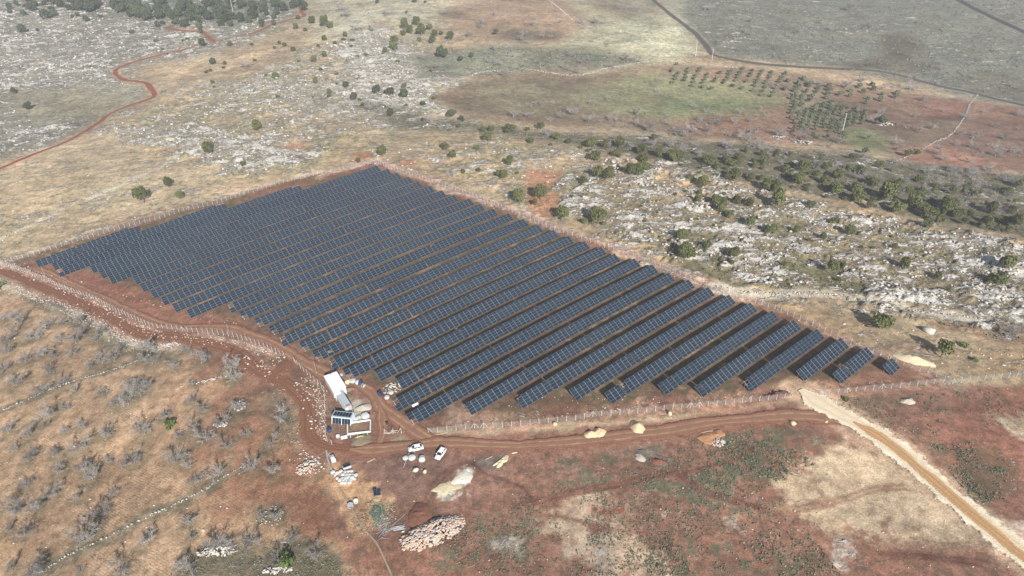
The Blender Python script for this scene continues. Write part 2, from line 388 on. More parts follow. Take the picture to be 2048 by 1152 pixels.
for q in ([(1060,335),(1130,345),(1100,380),(1060,400),(1050,360)], [(700,310),(735,305),(745,325),(715,330)], [(790,315),(830,315),(840,335),(800,335)], [(1060,395),(1110,385),(1110,430),(1080,435)], [(560,290),(600,285),(620,296),(580,302)]):
    region(q, (190,124,88), 4, 5, .8, rock=.1)
region([(1480,590),(1700,627),(1900,662),(2048,695),(2500,790),(2500,830),(2048,752),(1900,757),(1830,735),(1700,680),(1560,622)], (176,148,108), 5, 6, 1, rock=.42, tuft=.45)
region([(1700,690),(1850,690),(1900,740),(1830,745),(1760,715)], (176,136,100), 5, 5, .7)
# --- lower left terraces
region([(-500,600),(0,585),(60,592),(150,628),(250,690),(330,702),(420,722),(520,790),(560,850),(590,905),(640,935),(645,990),(785,1165),(740,1400),(-500,1400)], (192,154,114), 3, 4, 1, rock=.08, tuft=.42, plow=1)
region([(-500,600),(0,585),(60,592),(150,628),(250,690),(330,702),(420,722),(520,790),(560,850),(590,905),(640,935),(645,990),(785,1165),(740,1400),(-500,1400)], (150,118,86), 6, 6, .7, patch=.06)
region([(400,695),(560,770),(600,850),(640,925),(690,1080),(640,1110),(480,1050),(420,960),(395,840)], (152,104,76), 14, 12, .8, plow=.6)
region([(560,990),(640,960),(700,1040),(690,1090),(600,1060)], (140,88,64), 10, 8, .7)
region([(330,1170),(390,1095),(480,1080),(600,1085),(690,1110),(720,1170)], (112,106,84), 5, 6, .9, rock=.25, tuft=.8, plow=0)
region([(505,1010),(560,1008),(572,1035),(540,1055),(505,1050)], (118,116,96), 4, 4, .8, rock=.3, plow=0)
region([(400,690),(470,705),(540,745),(560,790),(500,770),(440,740)], (128,84,64), 6, 6, .8, plow=0)
region([(455,800),(500,795),(510,830),(470,840)], (124,116,92), 4, 5, .6, plow=0)
region([(540,770),(590,820),(600,890),(560,870),(535,810)], (120,106,84), 5, 5, .7, plow=0, tuft=.7)
# --- lower right
BR_ = [(640,905),(900,880),(1400,846),(1600,792),(1905,770),(2500,745),(2500,1500),(770,1400)]
region(BR_, (158,110,86), 3, 3, 1, rock=.1, tuft=.55, plow=0)
region(BR_, (200,152,124), 3, 3, .8, patch=.05)
region(BR_, (118,78,62), 3, 3, .7, patch=.08)
region([(850,1090),(1090,965),(1300,905),(1400,872),(1560,862),(1630,930),(1490,1000),(1300,1015),(1400,1170),(880,1170)], (116,112,84), 12, 14, .8, tuft=.9, patch=.0)
region([(1280,1020),(1560,1000),(1700,1170),(1250,1170)], (116,112,84), 12, 12, .75, tuft=.9, patch=.02)
region([(1860,890),(1960,880),(2010,930),(2000,990),(1960,1010),(1900,940)], (100,108,76), 8, 8, .85, tuft=1, patch=-.05)
region([(1420,880),(1560,870),(1600,920),(1560,960),(1470,940)], (108,108,82), 8, 8, .8, tuft=1, patch=-.02)
region([(1800,792),(2048,772),(2400,785),(2400,1180),(2048,1060),(1900,930)], (158,98,74), 10, 10, .6)
region([(1620,800),(1800,790),(1900,800),(1870,850),(1740,840)], (122,104,78), 8, 8, .6, patch=.02)
region([(1095,1010),(1180,1000),(1295,998),(1262,1050),(1335,1100),(1340,1170),(1210,1170),(1150,1110),(1090,1060)], (198,168,134), 6, 5, .95, tuft=.2, rock=.1)
region([(1170,1070),(1230,1065),(1250,1110),(1230,1170),(1180,1160)], (140,126,112), 6, 7, .75)
region([(1550,945),(1690,890),(1795,918),(1890,995),(1975,1070),(1900,1100),(1780,1085),(1690,1085),(1600,1045),(1555,995)], (204,178,140), 6, 5, .95, tuft=.15, rock=.06)
region([(1620,960),(1700,990),(1790,1045),(1880,1080),(1780,1075),(1690,1050),(1640,1010)], (150,112,86), 10, 12, .75, patch=.0)
region([(1650,1060),(1700,1062),(1780,1080),(1900,1100),(1960,1120),(1900,1170),(1640,1170)], (146,98,74), 8, 8, .8, patch=-.02)
region([(1975,835),(2048,812),(2350,860),(2200,920),(2048,885)], (192,168,134), 4, 5, .95, tuft=.1)
region([(1190,1020),(1250,1005),(1262,1030),(1220,1046)], (150,82,56), 3, 4, .9)
region([(1175,1050),(1215,1045),(1222,1062),(1180,1066)], (132,74,56), 2, 3, .9)
for q in ([(1450,1032),(1512,1038),(1522,1078),(1468,1078)], [(980,1082),(1042,1080),(1034,1102),(988,1100)], [(1320,1025),(1360,1020),(1370,1045),(1330,1050)], [(1660,1090),(1690,1085),(1700,1110),(1675,1120)], [(1020,830),(1060,825),(1050,845),(1015,845)], [(2010,1040),(2048,1055),(2080,1090),(2030,1080)]):
    region(q, (208,186,168), 3, 4, .85, rock=.5, patch=-.1)
# --- farm interior
region(FARM_PX, (150,104,80), 2.5, 2.0, 1, rock=.06, tuft=.3, plow=0)
region([(90,528),(255,460),(440,412),(600,374),(752,338),(840,362),(1000,425),(1200,500),(1400,580),(1560,640),(1750,715),(1790,735),(1700,755),(1500,780),(1240,805),(1040,815),(830,840),(700,750),(571,690),(470,628),(380,632),(290,580),(190,545)], (122,92,70), 3, 2, .9, tuft=.6)
region(FARM_PX, (100,92,60), 2.5, 2, .75, patch=.0, tuft=.8)
region(FARM_PX, (182,126,96), 2.5, 2, .5, patch=.2)
region([(70,540),(180,545),(330,610),(460,640),(560,690),(460,668),(330,655),(220,620),(110,570)], (158,98,74), 3, 3, .8)
region([(860,855),(1000,838),(1200,815),(1500,785),(1700,765),(1860,755),(1905,764),(1500,812),(1200,838),(870,862)], (192,142,112), 4, 4, .8, patch=-.04)
region([(900,800),(1000,830),(1000,850),(880,855)], (188,150,120), 3, 3, .7)
# --- rubble verges
NE = [(640,352),(700,335),(752,320),(800,340),(850,356),(900,378),(960,398),(1030,420),(1100,450),(1170,475),(1240,500),(1300,525),(1370,551),(1440,578),(1500,600)]
stroke(NE, 5.5, (212,170,142), 1.5, 3, .85, rock=.5)
stroke([(1500,600),(1600,640),(1680,675),(1740,698),(1800,722),(1850,745)], 3.5, (196,150,120), 1, 2, .7, rock=.3)
stroke([(10,524),(100,493),(210,455),(330,423),(440,395),(530,370),(640,345)], 3.5, (206,176,146), 1, 2, .7, rock=.42)
stroke([(0,527),(60,545),(104,562),(150,583),(200,606),(240,632),(285,655),(320,668),(400,676),(470,684),(530,700),(560,718)], 5.0, (206,166,138), 1.2, 2.5, .85, rock=.5)
stroke([(-20,556),(40,583),(80,598),(130,614),(170,630),(200,648),(240,672),(290,690),(340,692)], 5.0, (196,176,152), 1.5, 3, .85, rock=.6, plow=0)
stroke([(-20,580),(60,600),(130,630),(200,670),(270,705),(340,715)], 5, (126,118,96), 2, 3, .6, tuft=.8, plow=0)
stroke([(1440,575),(1465,580),(1494,585),(1542,590),(1591,588),(1643,588),(1695,595),(1747,605),(1800,616),(1851,626),(1921,634),(1990,640)], 6, (200,188,164), 1.5, 2, .9, rock=.42, tuft=.1)
stroke([(174,399),(226,377),(278,354),(323,333),(351,316),(365,302),(358,288),(340,281),(306,288)], 4, (208,194,166), 1, 1.5, .7, rock=.45)
stroke([(0,478),(60,452),(140,410),(174,399)], 3.5, (210,190,160), 1, 1.5, .7, rock=.4)
region([(430,690),(520,700),(575,715),(605,735),(600,790),(565,775),(520,748),(450,715)], (138,94,74), 3, 3, .85, rock=.1, plow=0)
# --- site yard and spoil patches
region([(600,905),(660,885),(900,872),(910,930),(860,1000),(790,1035),(700,935),(640,940)], (142,104,84), 5, 5, .9, rock=.06, tuft=.2)
region([(655,925),(740,955),(795,1000),(760,1065),(700,1020),(650,965)], (204,156,106), 4, 5, .9, tuft=.3)
stroke([(672,974),(684,998),(700,1030),(722,1064),(745,1095)], 2.2, (206,160,112), .8, 1.2, .8)
stroke([(60,1152),(87,1142),(139,1110),(208,1078),(243,1061),(295,1033),(330,1019),(365,1002),(406,981),(434,964),(462,946),(497,929),(530,905)], 3.4, (132,122,98), 1.2, 2.0, .7, tuft=.7, plow=0, rock=.35)
stroke([(0,823),(52,801),(104,778),(156,759),(188,752),(243,734),(278,720),(300,708)], 2.6, (124,114,92), 1.2, 2.0, .75, tuft=.9, plow=0, rock=.3)
region([(738,1004),(772,1004),(778,1045),(750,1055)], (96,124,98), 2, 3, .85, tuft=.8)
region([(770,1040),(830,1005),(900,1020),(960,1040),(930,1090),(820,1100),(740,1120),(720,1080)], (130,88,72), 5, 5, .8)
region([(870,985),(925,940),(960,930),(962,965),(925,1000),(880,1012)], (216,204,176), 2.0, 4, .9, tuft=0, patch=-.12)
region([(912,948),(935,938),(945,955),(938,970),(916,968)], (240,238,228), 1, 1.5, .95, tuft=0, rock=.1)
region([(935,918),(1012,902),(1015,935),(985,945),(950,940)], (128,116,106), 2, 2.5, .9)
region([(868,1004),(930,990),(925,1018),(880,1025)], (128,122,112), 2, 3, .7, patch=-.08)
region([(650,745),(720,745),(760,810),(765,870),(660,890)], (142,108,86), 4, 3, .7, tuft=.2, rock=.08)
region([(700,800),(755,800),(750,835),(715,838)], (188,180,160), 2, 2.5, .8)
region([(640,780),(600,770),(625,850),(640,885),(655,880)], (170,128,104), 2, 3, .6, rock=.45)
region([(1285,900),(1320,895),(1355,930),(1330,940),(1290,930)], (136,124,112), 2, 3, .7)
# vehicle ruts and old wheel tracks in the fields
for pts, zz, cc in (([(1000,760),(1100,745),(1300,690),(1500,655),(1700,615),(1930,545),(2016,520)], L2, (122,74,56)),
                ([(1000,740),(1100,720),(1300,668),(1500,632),(1700,592),(1930,520)], L2, (126,78,60)),
                ([(30,540),(150,640),(300,690),(420,730),(520,750)], L3, (106,66,54)), ([(10,560),(130,660),(280,712),(400,748),(520,765)], L3, (112,70,56)),
                ([(520,750),(650,760),(850,730),(1000,690),(1150,640),(1320,628)], L3, (156,116,86)), ([(540,775),(700,780),(880,750),(1040,705),(1180,660),(1340,655)], L3, (156,116,86)),
                ([(1200,1020),(1400,1030),(1600,1045),(1800,1065)], L3, (112,72,58)), ([(1250,1045),(1450,1055),(1620,1070),(1760,1090)], L3, (118,76,60)),
                ([(750,490),(850,570),(950,600),(1050,640),(1110,720)], L2, (112,76,62)), ([(600,560),(720,500),(850,470)], L2, (120,88,72)),
                ([(470,745),(540,610),(640,520),(760,490)], L2, (118,80,64)), ([(500,745),(570,620),(660,540)], L2, (118,80,64)),
                ([(1080,790),(1300,815),(1550,880),(1800,905)], L2, (150,98,72)),
                ([(150,170),(300,240)], L3, (196,136,104)), ([(240,170),(330,240)], L3, (196,136,104)), ([(330,300),(500,420),(700,520),(780,560)], L3, (186,120,92)), ([(450,420),(360,480),(30,560)], L3, (118,70,54))):
    stroke(pts, 1.1, cc, .5, .3, .85, z=zz, tuft=.1)
# soften the shoulders of the roads
for k in ROADS:
    cc = dict(pale=(206,172,134), grey=(150,146,126), dark=(112,104,96), track=(186,140,116)).get(k, (148,100,78))
    stroke(RW[k], RWID[k]+2.2, cc, 1.4, 1.2, .75, rock=.08 if k not in ('track',) else .35, tuft=.05, plow=0, world=True)

# large soft colour drift so that nothing reads as one flat tone
farw = sst(250, 600, Y); C *= (1+(0.16+.10*farw)*n_big+(0.14+.16*farw)*n_mid+0.14*n_sml+.20*n_fin)[:, None]
hue = fbm(X, Y, 34, 77, 3)
C[:, 0] *= 1+0.07*hue; C[:, 2] *= 1-0.09*hue
# rock field : strata run roughly across the slope
ca, sa = math.cos(0.35), math.sin(0.35)
rx, ry = X*ca+Y*sa, -X*sa+Y*ca
rf = 0.60*fbm(rx*0.45, ry, 7.0, 51, 4, .62) + 0.40*fbm(X, Y, 28, 61, 3)
RATTR = np.clip(0.13+0.58*ROCK+0.26*rf*np.minimum(1, ROCK*2.4), 0, 1)
roadm = np.ones(N)
for k in ROADS:
    P = catmull(RW[k], 6)
    sel = np.where((X > P[:, 0].min()-12) & (X < P[:, 0].max()+12) & (Y > P[:, 1].min()-12) & (Y < P[:, 1].max()+12))[0]
    d = np.full(len(sel), 1e9)
    for i in range(0, len(P)-1, 6):
        Q = P[i:i+7]; m = np.where((X[sel] > Q[:, 0].min()-12) & (X[sel] < Q[:, 0].max()+12) & (Y[sel] > Q[:, 1].min()-12) & (Y[sel] < Q[:, 1].max()+12))[0]
        if len(m): d[m] = np.minimum(d[m], line_dist(Q, X[sel][m], Y[sel][m]))
    roadm[sel] = np.minimum(roadm[sel], sst(RWID[k]*.5, RWID[k]*.5+4, d))
bumpz = roadm*(2.0*sst(.36, .66, RATTR)*(0.25+0.9*np.clip(rf+.3+.5*n_sml+.5*n_fin, 0, 1.2)) + 0.10*n_sml*(ROCK+.25))
bumpz[~inview] = 0
Z = hh.ravel()+bumpz
idx = np.arange(N).reshape(gx.shape)
Fq = np.stack([idx[:-1, :-1], idx[:-1, 1:], idx[1:, 1:], idx[1:, :-1]], -1).reshape(-1, 4)

gm = NT('ground_soil'); p = gm.pos()
ac = gm.n('ShaderNodeAttribute', attribute_name='soil'); aa = gm.n('ShaderNodeAttribute', attribute_name='mix')
sep = gm.n('ShaderNodeSeparateColor'); gm.l(aa.outputs['Color'], sep.inputs[0])
rock_a, plow_a, tuft_a = sep.outputs[0], sep.outputs[1], sep.outputs[2]
nf = gm.noise(p, 0.30, 9, .80); nff = gm.noise(p, 2.2, 5, .7); nm = gm.noise(p, 0.12, 6, .7)
k = gm.math('MULTIPLY_ADD', gm.math('SUBTRACT', nf, .5), 2.5, 1.0); k = gm.math('MULTIPLY', k, gm.math('MULTIPLY_ADD', gm.math('SUBTRACT', nff, .5), 1.9, 1.0)); kb = gm.noise(gm.vscale(p, (0.6, 1, 1), 0.35), 0.055, 10, .80); k = gm.math('MULTIPLY', k, gm.math('MULTIPLY_ADD', gm.math('SUBTRACT', kb, .5), 2.2, 1.0)); k = gm.math('MINIMUM', gm.math('MAXIMUM', k, .38), 1.9)
vm = gm.n('ShaderNodeVectorMath', operation='SCALE'); gm.l(ac.outputs['Color'], vm.inputs[0]); gm.l(k, vm.inputs['Scale'])
col = vm.outputs[0]
# small plants and dry stalks
tm = gm.smooth(gm.math('ADD', gm.math('MULTIPLY', gm.noise(p, 0.40, 8, .75), 1.3), gm.math('MULTIPLY', tuft_a, 0.30)), 0.80, 0.94)
col = gm.mix(gm.math('MULTIPLY', tm, 0.60), col, gm.mix(.5, gm.mix(1.0, col, (.45, .45, .45), 'MULTIPLY'), gm.mix(nm, (0.085, 0.085, 0.045), (0.17, 0.16, 0.10))))
# pale grit
pg = gm.smooth(gm.noise(p, 0.9, 7, .8), 0.60, 0.70)
col = gm.mix(gm.math('MULTIPLY', pg, 0.55), col, gm.mix(.55, (0.60, 0.50, 0.42), gm.mix(1.0, col, (1.9, 1.9, 1.9), 'MULTIPLY')))
# plough furrows
wv = gm.n('ShaderNodeTexWave', wave_type='BANDS', bands_direction='X', wave_profile='SIN')
gm.l(gm.vscale(p, (1, 1, 0), math.radians(-58)), wv.inputs['Vector'])
wv.inputs['Scale'].default_value = 0.47; wv.inputs['Distortion'].default_value = 11.0; wv.inputs['Detail'].default_value = 2.5
wv.inputs['Detail Scale'].default_value = 0.16; wv.inputs['Detail Roughness'].default_value = 0.5
wv2 = gm.n('ShaderNodeTexWave', wave_type='BANDS', bands_direction='X', wave_profile='SIN'); gm.l(gm.vscale(p, (1, 1, 0), math.radians(8)), wv2.inputs['Vector'])
wv2.inputs['Scale'].default_value = 0.40; wv2.inputs['Distortion'].default_value = 14.0; wv2.inputs['Detail'].default_value = 2.5; wv2.inputs['Detail Scale'].default_value = 0.12
wsel = gm.smooth(gm.noise(p, .035, 4, .6), .50, .56)
wf = gm.math('ADD', gm.math('MULTIPLY', wv.outputs['Fac'], gm.math('SUBTRACT', 1.0, wsel)), gm.math('MULTIPLY', wv2.outputs['Fac'], wsel))
fur = gm.math('MULTIPLY', gm.math('MULTIPLY', gm.math('SUBTRACT', wf, 0.5), gm.smooth(gm.noise(p, .05, 3), .35, .6)), plow_a)
kk = gm.math('MULTIPLY_ADD', fur, 0.15, 1.0)
vm2 = gm.n('ShaderNodeVectorMath', operation='SCALE'); gm.l(col, vm2.inputs[0]); gm.l(kk, vm2.inputs['Scale']); col = vm2.outputs[0]
# bare limestone
pr = gm.vscale(p, (0.42, 1, 1), 0.35)
rn = gm.noise(pr, 0.20, 10, .80, .5); rn2 = gm.noise(pr, 1.5, 5, .7)
rm = gm.math('ADD', rock_a, gm.math('ADD', gm.math('MULTIPLY', gm.math('SUBTRACT', rn, 0.5), 3.0), gm.math('MULTIPLY', gm.math('SUBTRACT', rn2, 0.5), 0.55)))
rmask = gm.smooth(rm, 0.53, 0.69); crev = gm.smooth(rn2, .50, .36)
rcol = gm.mix(gm.noise(p, 1.1, 4, .6), (0.40, 0.38, 0.345), (0.80, 0.755, 0.68))
col = gm.mix(rmask, col, gm.mix(gm.math('MULTIPLY', crev, .6), rcol, (0.15, 0.145, 0.11)))
gm.color(col); gm.rough(0.95); gm.spec(0.1)
hsum = gm.math('ADD', gm.math('MULTIPLY', nf, 0.35), gm.math('ADD', gm.math('MULTIPLY', rmask, 1.1), gm.math('MULTIPLY', fur, 0.06)))
hsum = gm.math('ADD', hsum, gm.math('MULTIPLY', nff, 0.15)); hsum = gm.math('ADD', hsum, gm.math('MULTIPLY', gm.math('MULTIPLY', rn2, rmask), 1.0))
gm.bump(hsum, 0.9, 0.6)
me = np_mesh('ground', np.stack([X, Y, Z], -1), Fq, gm.m, smooth=True)
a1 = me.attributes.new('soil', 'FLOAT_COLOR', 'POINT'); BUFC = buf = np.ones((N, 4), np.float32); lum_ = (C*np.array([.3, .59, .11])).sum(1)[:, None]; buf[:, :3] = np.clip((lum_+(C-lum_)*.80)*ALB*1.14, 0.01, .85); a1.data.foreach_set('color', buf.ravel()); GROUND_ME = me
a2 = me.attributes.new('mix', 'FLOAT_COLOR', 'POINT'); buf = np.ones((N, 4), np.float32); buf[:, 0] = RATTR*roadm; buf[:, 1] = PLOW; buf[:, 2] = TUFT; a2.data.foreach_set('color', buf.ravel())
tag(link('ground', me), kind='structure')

# ------------------------------------------------------------------ loose rocks (one stuff object per stretch of ground)
def ico():
    t = (1+5**.5)/2
    V = np.array([(-1,t,0),(1,t,0),(-1,-t,0),(1,-t,0),(0,-1,t),(0,1,t),(0,-1,-t),(0,1,-t),(t,0,-1),(t,0,1),(-t,0,-1),(-t,0,1)], float)
    V /= np.linalg.norm(V[0])
    Fc = np.array([(0,11,5),(0,5,1),(0,1,7),(0,7,10),(0,10,11),(1,5,9),(5,11,4),(11,10,2),(10,7,6),(7,1,8),(3,9,4),(3,4,2),(3,2,6),(3,6,8),(3,8,9),(4,9,5),(2,4,11),(6,2,10),(8,6,7),(9,8,1)], int)
    return V, Fc
ICOV, ICOF = ico()
def rocks_mesh(name, pos, size, mats, flat=0.6, seed=1, matidx=None):
    g = np.random.default_rng(seed); n = len(pos)
    V = ICOV[None]*(1+g.uniform(-.32, .32, (n, 12, 1)))
    s = np.stack([g.uniform(.75, 1.35, n), g.uniform(.6, 1.0, n), g.uniform(.45, .85, n)*flat/0.6], -1)*np.asarray(size)[:, None]*0.5
    V = V*s[:, None]
    a = g.uniform(0, 6.28, n); ca, sa = np.cos(a)[:, None], np.sin(a)[:, None]
    V = np.stack([V[:, :, 0]*ca-V[:, :, 1]*sa, V[:, :, 0]*sa+V[:, :, 1]*ca, V[:, :, 2]], -1)+np.asarray(pos)[:, None]
    Fq = (ICOF[None]+12*np.arange(n)[:, None, None]).reshape(-1, 3)
    me = np_mesh(name, V.reshape(-1, 3), Fq, mats)
    if matidx is not None: me.polygons.foreach_set('material_index', np.repeat(matidx, 20).astype(np.int32))
    return me
M_LIME = simple_mat('limestone', (0.50, 0.47, 0.43), .95, .35, 1.3, .1)
M_LIME2 = simple_mat('limestone_grey', (0.36, 0.35, 0.33), .95, .35, 1.3, .1)
M_PINK = simple_mat('stained_stone', (0.50, 0.35, 0.27), .95, .35, 1.3, .1)
prob = np.where(inview, sst(.44, .72, RATTR)*roadm, 0)
area = np.gradient(gx, axis=1).ravel()*np.gradient(gy, axis=0).ravel()
dist = np.sqrt(X*X+Y*Y)
prob = prob*area/(1+(dist/330.)**2)
prob[(dist > 1000)] = 0
prob /= prob.sum()
NR = 9000
ch = nrng.choice(N, NR, p=prob)
jx = X[ch]+nrng.uniform(-.6, .6, NR)*(1+dist[ch]/300); jy = Y[ch]+nrng.uniform(-.9, .9, NR)*(1+dist[ch]/300)
sz = (0.35+1.0*nrng.random(NR)**2.5)*(0.8+dist[ch]/550)
me = rocks_mesh('limestone_rubble', np.stack([jx, jy, Z[ch]+sz*.06], -1), sz, [M_LIME, M_LIME2], .5, 3, (nrng.random(NR) < .25).astype(int))
tag(link('limestone_rubble', me), kind='stuff')
# sparse pale stones lying on soil
def scatter_px(poly, n, seed):
    g = random.Random(seed); xs = [p[0] for p in poly]; ysp = [p[1] for p in poly]; out = []
    P = np.array(poly, float)
    while len(out) < n:
        a, b = g.uniform(min(xs), max(xs)), g.uniform(min(ysp), max(ysp))
        if poly_sd(P, np.array([a]), np.array([b]))[0] > 0: out.append((a, b))
    return out
pts = []; szs = []
for poly, n, s0, s1 in (([(700,905),(1400,850),(1600,800),(2048,775),(2048,1150),(790,1150)], 600, .12, .4), ([(640,330),(900,275),(1230,322),(1020,392),(850,347)], 120, .8, 2.2),
                        ([(0,360),(350,300),(560,350),(240,445),(0,515)], 120, .4, 1.2), ([(0,600),(250,690),(520,790),(640,930),(700,1080),(600,1150),(0,1150)], 160, .2, .6),
                        ([(1500,600),(2048,700),(2048,745),(1880,755),(1700,685)], 140, .3, 1.0), ([(150,560),(460,640),(600,720),(560,690),(300,610)], 90, .2, .6),
                        ([(860,850),(1200,812),(1860,752),(1500,805),(1200,832)], 260, .15, .5), ([(580,760),(640,780),(655,885),(620,860)], 120, .3, .9)):
    for a, b in scatter_px(poly, n, len(pts)+5):
        q = at(a, b); pts.append((q[0], q[1], q[2]+.05)); szs.append(rnd.uniform(s0, s1)*(.6+rnd.random()**3))
me = rocks_mesh('field_stones', np.array(pts), np.array(szs), [M_LIME, M_PINK], .55, 5, (nrng.random(len(pts)) < .4).astype(int))
tag(link('field_stones', me), kind='stuff')
# rubble heaped along fence lines and road shoulders
pts = []; szs = []
def rubble(line, wid, per_m, s0, s1, z=None):
    P = catmull(wline(line, z), 1.0)
    for i in range(len(P)-1):
        d = P[i+1]-P[i]; L = np.linalg.norm(d); nrm = np.array([-d[1], d[0]])/max(L, 1e-6)
        for _ in range(int(per_m*L+rnd.random())):
            q = P[i]+d*rnd.random()+nrm*rnd.gauss(0, wid*.35)
            s = s0+(s1-s0)*rnd.random()**2.5
            pts.append((q[0], q[1], gz(q[0], q[1])+s*.2)); szs.append(s)
rubble(NE, 5, 2.6, .2, .8); rubble([(0,527),(60,546),(104,563),(150,584),(200,608),(240,634),(285,657),(320,670),(400,679),(470,687),(530,703),(565,722)], 4.5, 6, .2, .75)
rubble([(-20,558),(40,583),(80,598),(130,614),(170,630),(200,648),(240,672),(290,690),(345,694)], 4.0, 7, .25, .85)
rubble([(10,524),(100,493),(210,455),(330,423),(440,395),(530,370),(640,345)], 2.5, 1.0, .25, .8)
rubble([(600,757),(630,775),(642,800),(644,840),(640,870)], 3.5, 4, .2, .65); rubble([(470,715),(520,735),(560,752)], 5, 3, .3, .9)
rubble([(1440,577),(1494,588),(1591,590),(1695,597),(1800,618),(1921,636)], 4, 2.6, .25, .8); rubble([(600,905),(625,930),(640,945)], 5, 6, .3, .9)
rubble([(1010,812),(1100,800),(1300,795),(1450,785)], 6, 1.0, .15, .5); rubble([(60,546),(300,640),(470,668),(560,712)], 3, .8, .15, .5)
me = rocks_mesh('rubble', np.array(pts), np.array(szs), [M_LIME, M_PINK], .6, 9, (nrng.random(len(pts)) < .5).astype(int))
tag(link('rubble', me), kind='stuff')
# ------------------------------------------------------------------ roads
def road_mat(name, edge, mid, rut, nruts=2):
    m = NT(name); p = m.pos()
    uv = m.n('ShaderNodeAttribute', attribute_name='across'); a = uv.outputs['Fac']      # 0 centre .. 1 edge
    n1 = m.noise(p, 0.35, 8, .75); n2 = m.noise(p, 2.2, 5, .7)
    c = m.mix(m.smooth(m.math('ADD', a, m.math('MULTIPLY', m.math('SUBTRACT', n1, .5), .7)), .55, .85), mid, edge)
    r = m.smooth(m.math('ABSOLUTE', m.math('SUBTRACT', m.math('ADD', a, m.math('MULTIPLY', m.math('SUBTRACT', n1, .5), .12)), .36)), .16, .03)
    c = m.mix(m.math('MULTIPLY', r, m.smooth(n1, .3, .62)), c, rut)
    k = m.math('MULTIPLY', m.math('MULTIPLY_ADD', n1, .55, .72), m.math('MULTIPLY_ADD', n2, .45, .78))
    v = m.n('ShaderNodeVectorMath', operation='SCALE'); m.l(c, v.inputs[0]); m.l(k, v.inputs['Scale'])
    m.color(v.outputs[0]); m.rough(.95); m.spec(.1); m.bump(m.math('ADD', n2, n1), .6, .25)
    tr = m.n('ShaderNodeBsdfTransparent'); mx = m.n('ShaderNodeMixShader')      # thin, broken earth at the margins
    m.l(m.smooth(m.math('ADD', m.math('SUBTRACT', 1.0, a), m.math('ADD', m.math('MULTIPLY', m.math('SUBTRACT', n1, .5), 1.3), m.math('MULTIPLY', m.math('SUBTRACT', n2, .5), .5))), .02, .26), mx.inputs[0])
    m.l(tr.outputs[0], mx.inputs[1]); m.l(m.bsdf.outputs[0], mx.inputs[2]); m.l(mx.outputs[0], m.out.inputs[0])
    return m.m
def road(name, key, mat, lift, edge_noise=1.1, ruts=True):
    P = catmull(RW[key], 1.2); n = len(P); T = np.gradient(P, axis=0); T /= np.linalg.norm(T, axis=1)[:, None]
    Nn = np.stack([-T[:, 1], T[:, 0]], -1); s = np.concatenate([[0], np.cumsum(np.linalg.norm(np.diff(P, axis=0), axis=1))])
    tap = .25+.75*np.minimum(sst(0, 7, s), sst(0, 7, s[-1]-s)); W = RWID[key]/2; off = np.array([-1.12, -1, -.72, -.5, -.36, -.18, 0, .18, .36, .5, .72, 1, 1.12])
    dz = np.array([-.25, .0, .03, .02, .0 if ruts else .03, .03, .04, .03, .0 if ruts else .03, .02, .03, .0, -.25])
    V = []; A = []
    wob = [fbm(s, s*0+sd, 5.0, 91+sd, 4)*edge_noise+fbm(s, s*0+sd, 22, 95, 2)*edge_noise*1.2 for sd in (3, 8)]
    for j, o in enumerate(off):
        e = (wob[0] if o < 0 else wob[1])*abs(o)
        q = P+Nn*((W*o)*tap+np.sign(o)*e*tap)[:, None]
        V.append(np.stack([q[:, 0], q[:, 1], hvec(q[:, 0], q[:, 1])+lift+dz[j]], -1)); A.append(np.full(n, abs(o)))
    k = len(off); V = np.stack(V, 1).reshape(-1, 3); A = np.stack(A, 1).ravel()
    idx = np.arange(n*k).reshape(n, k)
    Fq = np.stack([idx[:-1, :-1], idx[:-1, 1:], idx[1:, 1:], idx[1:, :-1]], -1).reshape(-1, 4)[:, ::-1]
    me = np_mesh(name, V, Fq, mat, True)
    at_ = me.attributes.new('across', 'FLOAT', 'POINT'); at_.data.foreach_set('value', A.astype(np.float32))
    return tag(link(name, me), kind='structure')
M_R_RED = road_mat('red_earth_road', alb((172,112,88)), alb((146,94,76)), alb((156,104,84)))
M_R_DIRT = road_mat('brown_dirt_road', alb((150,106,84)), alb((156,118,96)), alb((186,148,122)))
M_R_DARK = road_mat('damp_dirt_road', alb((148,104,82)), alb((144,102,80)), alb((122,88,70)))
M_R_PALE = road_mat('limestone_gravel_road', alb((246,232,206), 1.12), alb((240,222,192), 1.05), alb((230,206,170))) 
M_R_RUT = road_mat('wheel_worn_gravel', alb((216,178,132)), alb((206,166,120)), alb((188,136,90)))
M_R_GREY = road_mat('grey_dirt_path', alb((120,113,101)), alb((98,90,80)), alb((106,98,87)))
M_R_BLK = road_mat('dark_dirt_path', alb((96,88,84)), alb((74,68,68)), alb((86,78,76)))
road('red_earth_track', 'track', M_R_RED, .16, .8); road('red_earth_track', 'spur', M_R_RED, .20, .8)
road('dirt_road', 'outer', M_R_DARK, .10); road('dirt_road', 'inner', M_R_DIRT, .13); road('dirt_road', 'link', M_R_DARK, .17, 1.1)
road('dirt_road', 'cross', M_R_DIRT, .21); road('dirt_road', 'main', M_R_DIRT, .25)
road('limestone_road', 'pale', M_R_PALE, .29, 1.5, False)
RW['palerut'] = [wpx(*q) for q in [(1706,845),(1754,873.5),(1796,904),(1841,942),(1890,984),(1938,1026),(1990,1069),(2048,1116),(2120,1172),(2200,1234),(2380,1379),(2690,1636)]]; RWID['palerut'] = 4.5
road('limestone_road_ruts', 'palerut', M_R_RUT, .35, .7)
road('farm_path', 'grey', M_R_GREY, .2, .5); road('farm_path', 'dark', M_R_BLK, .22, .5)
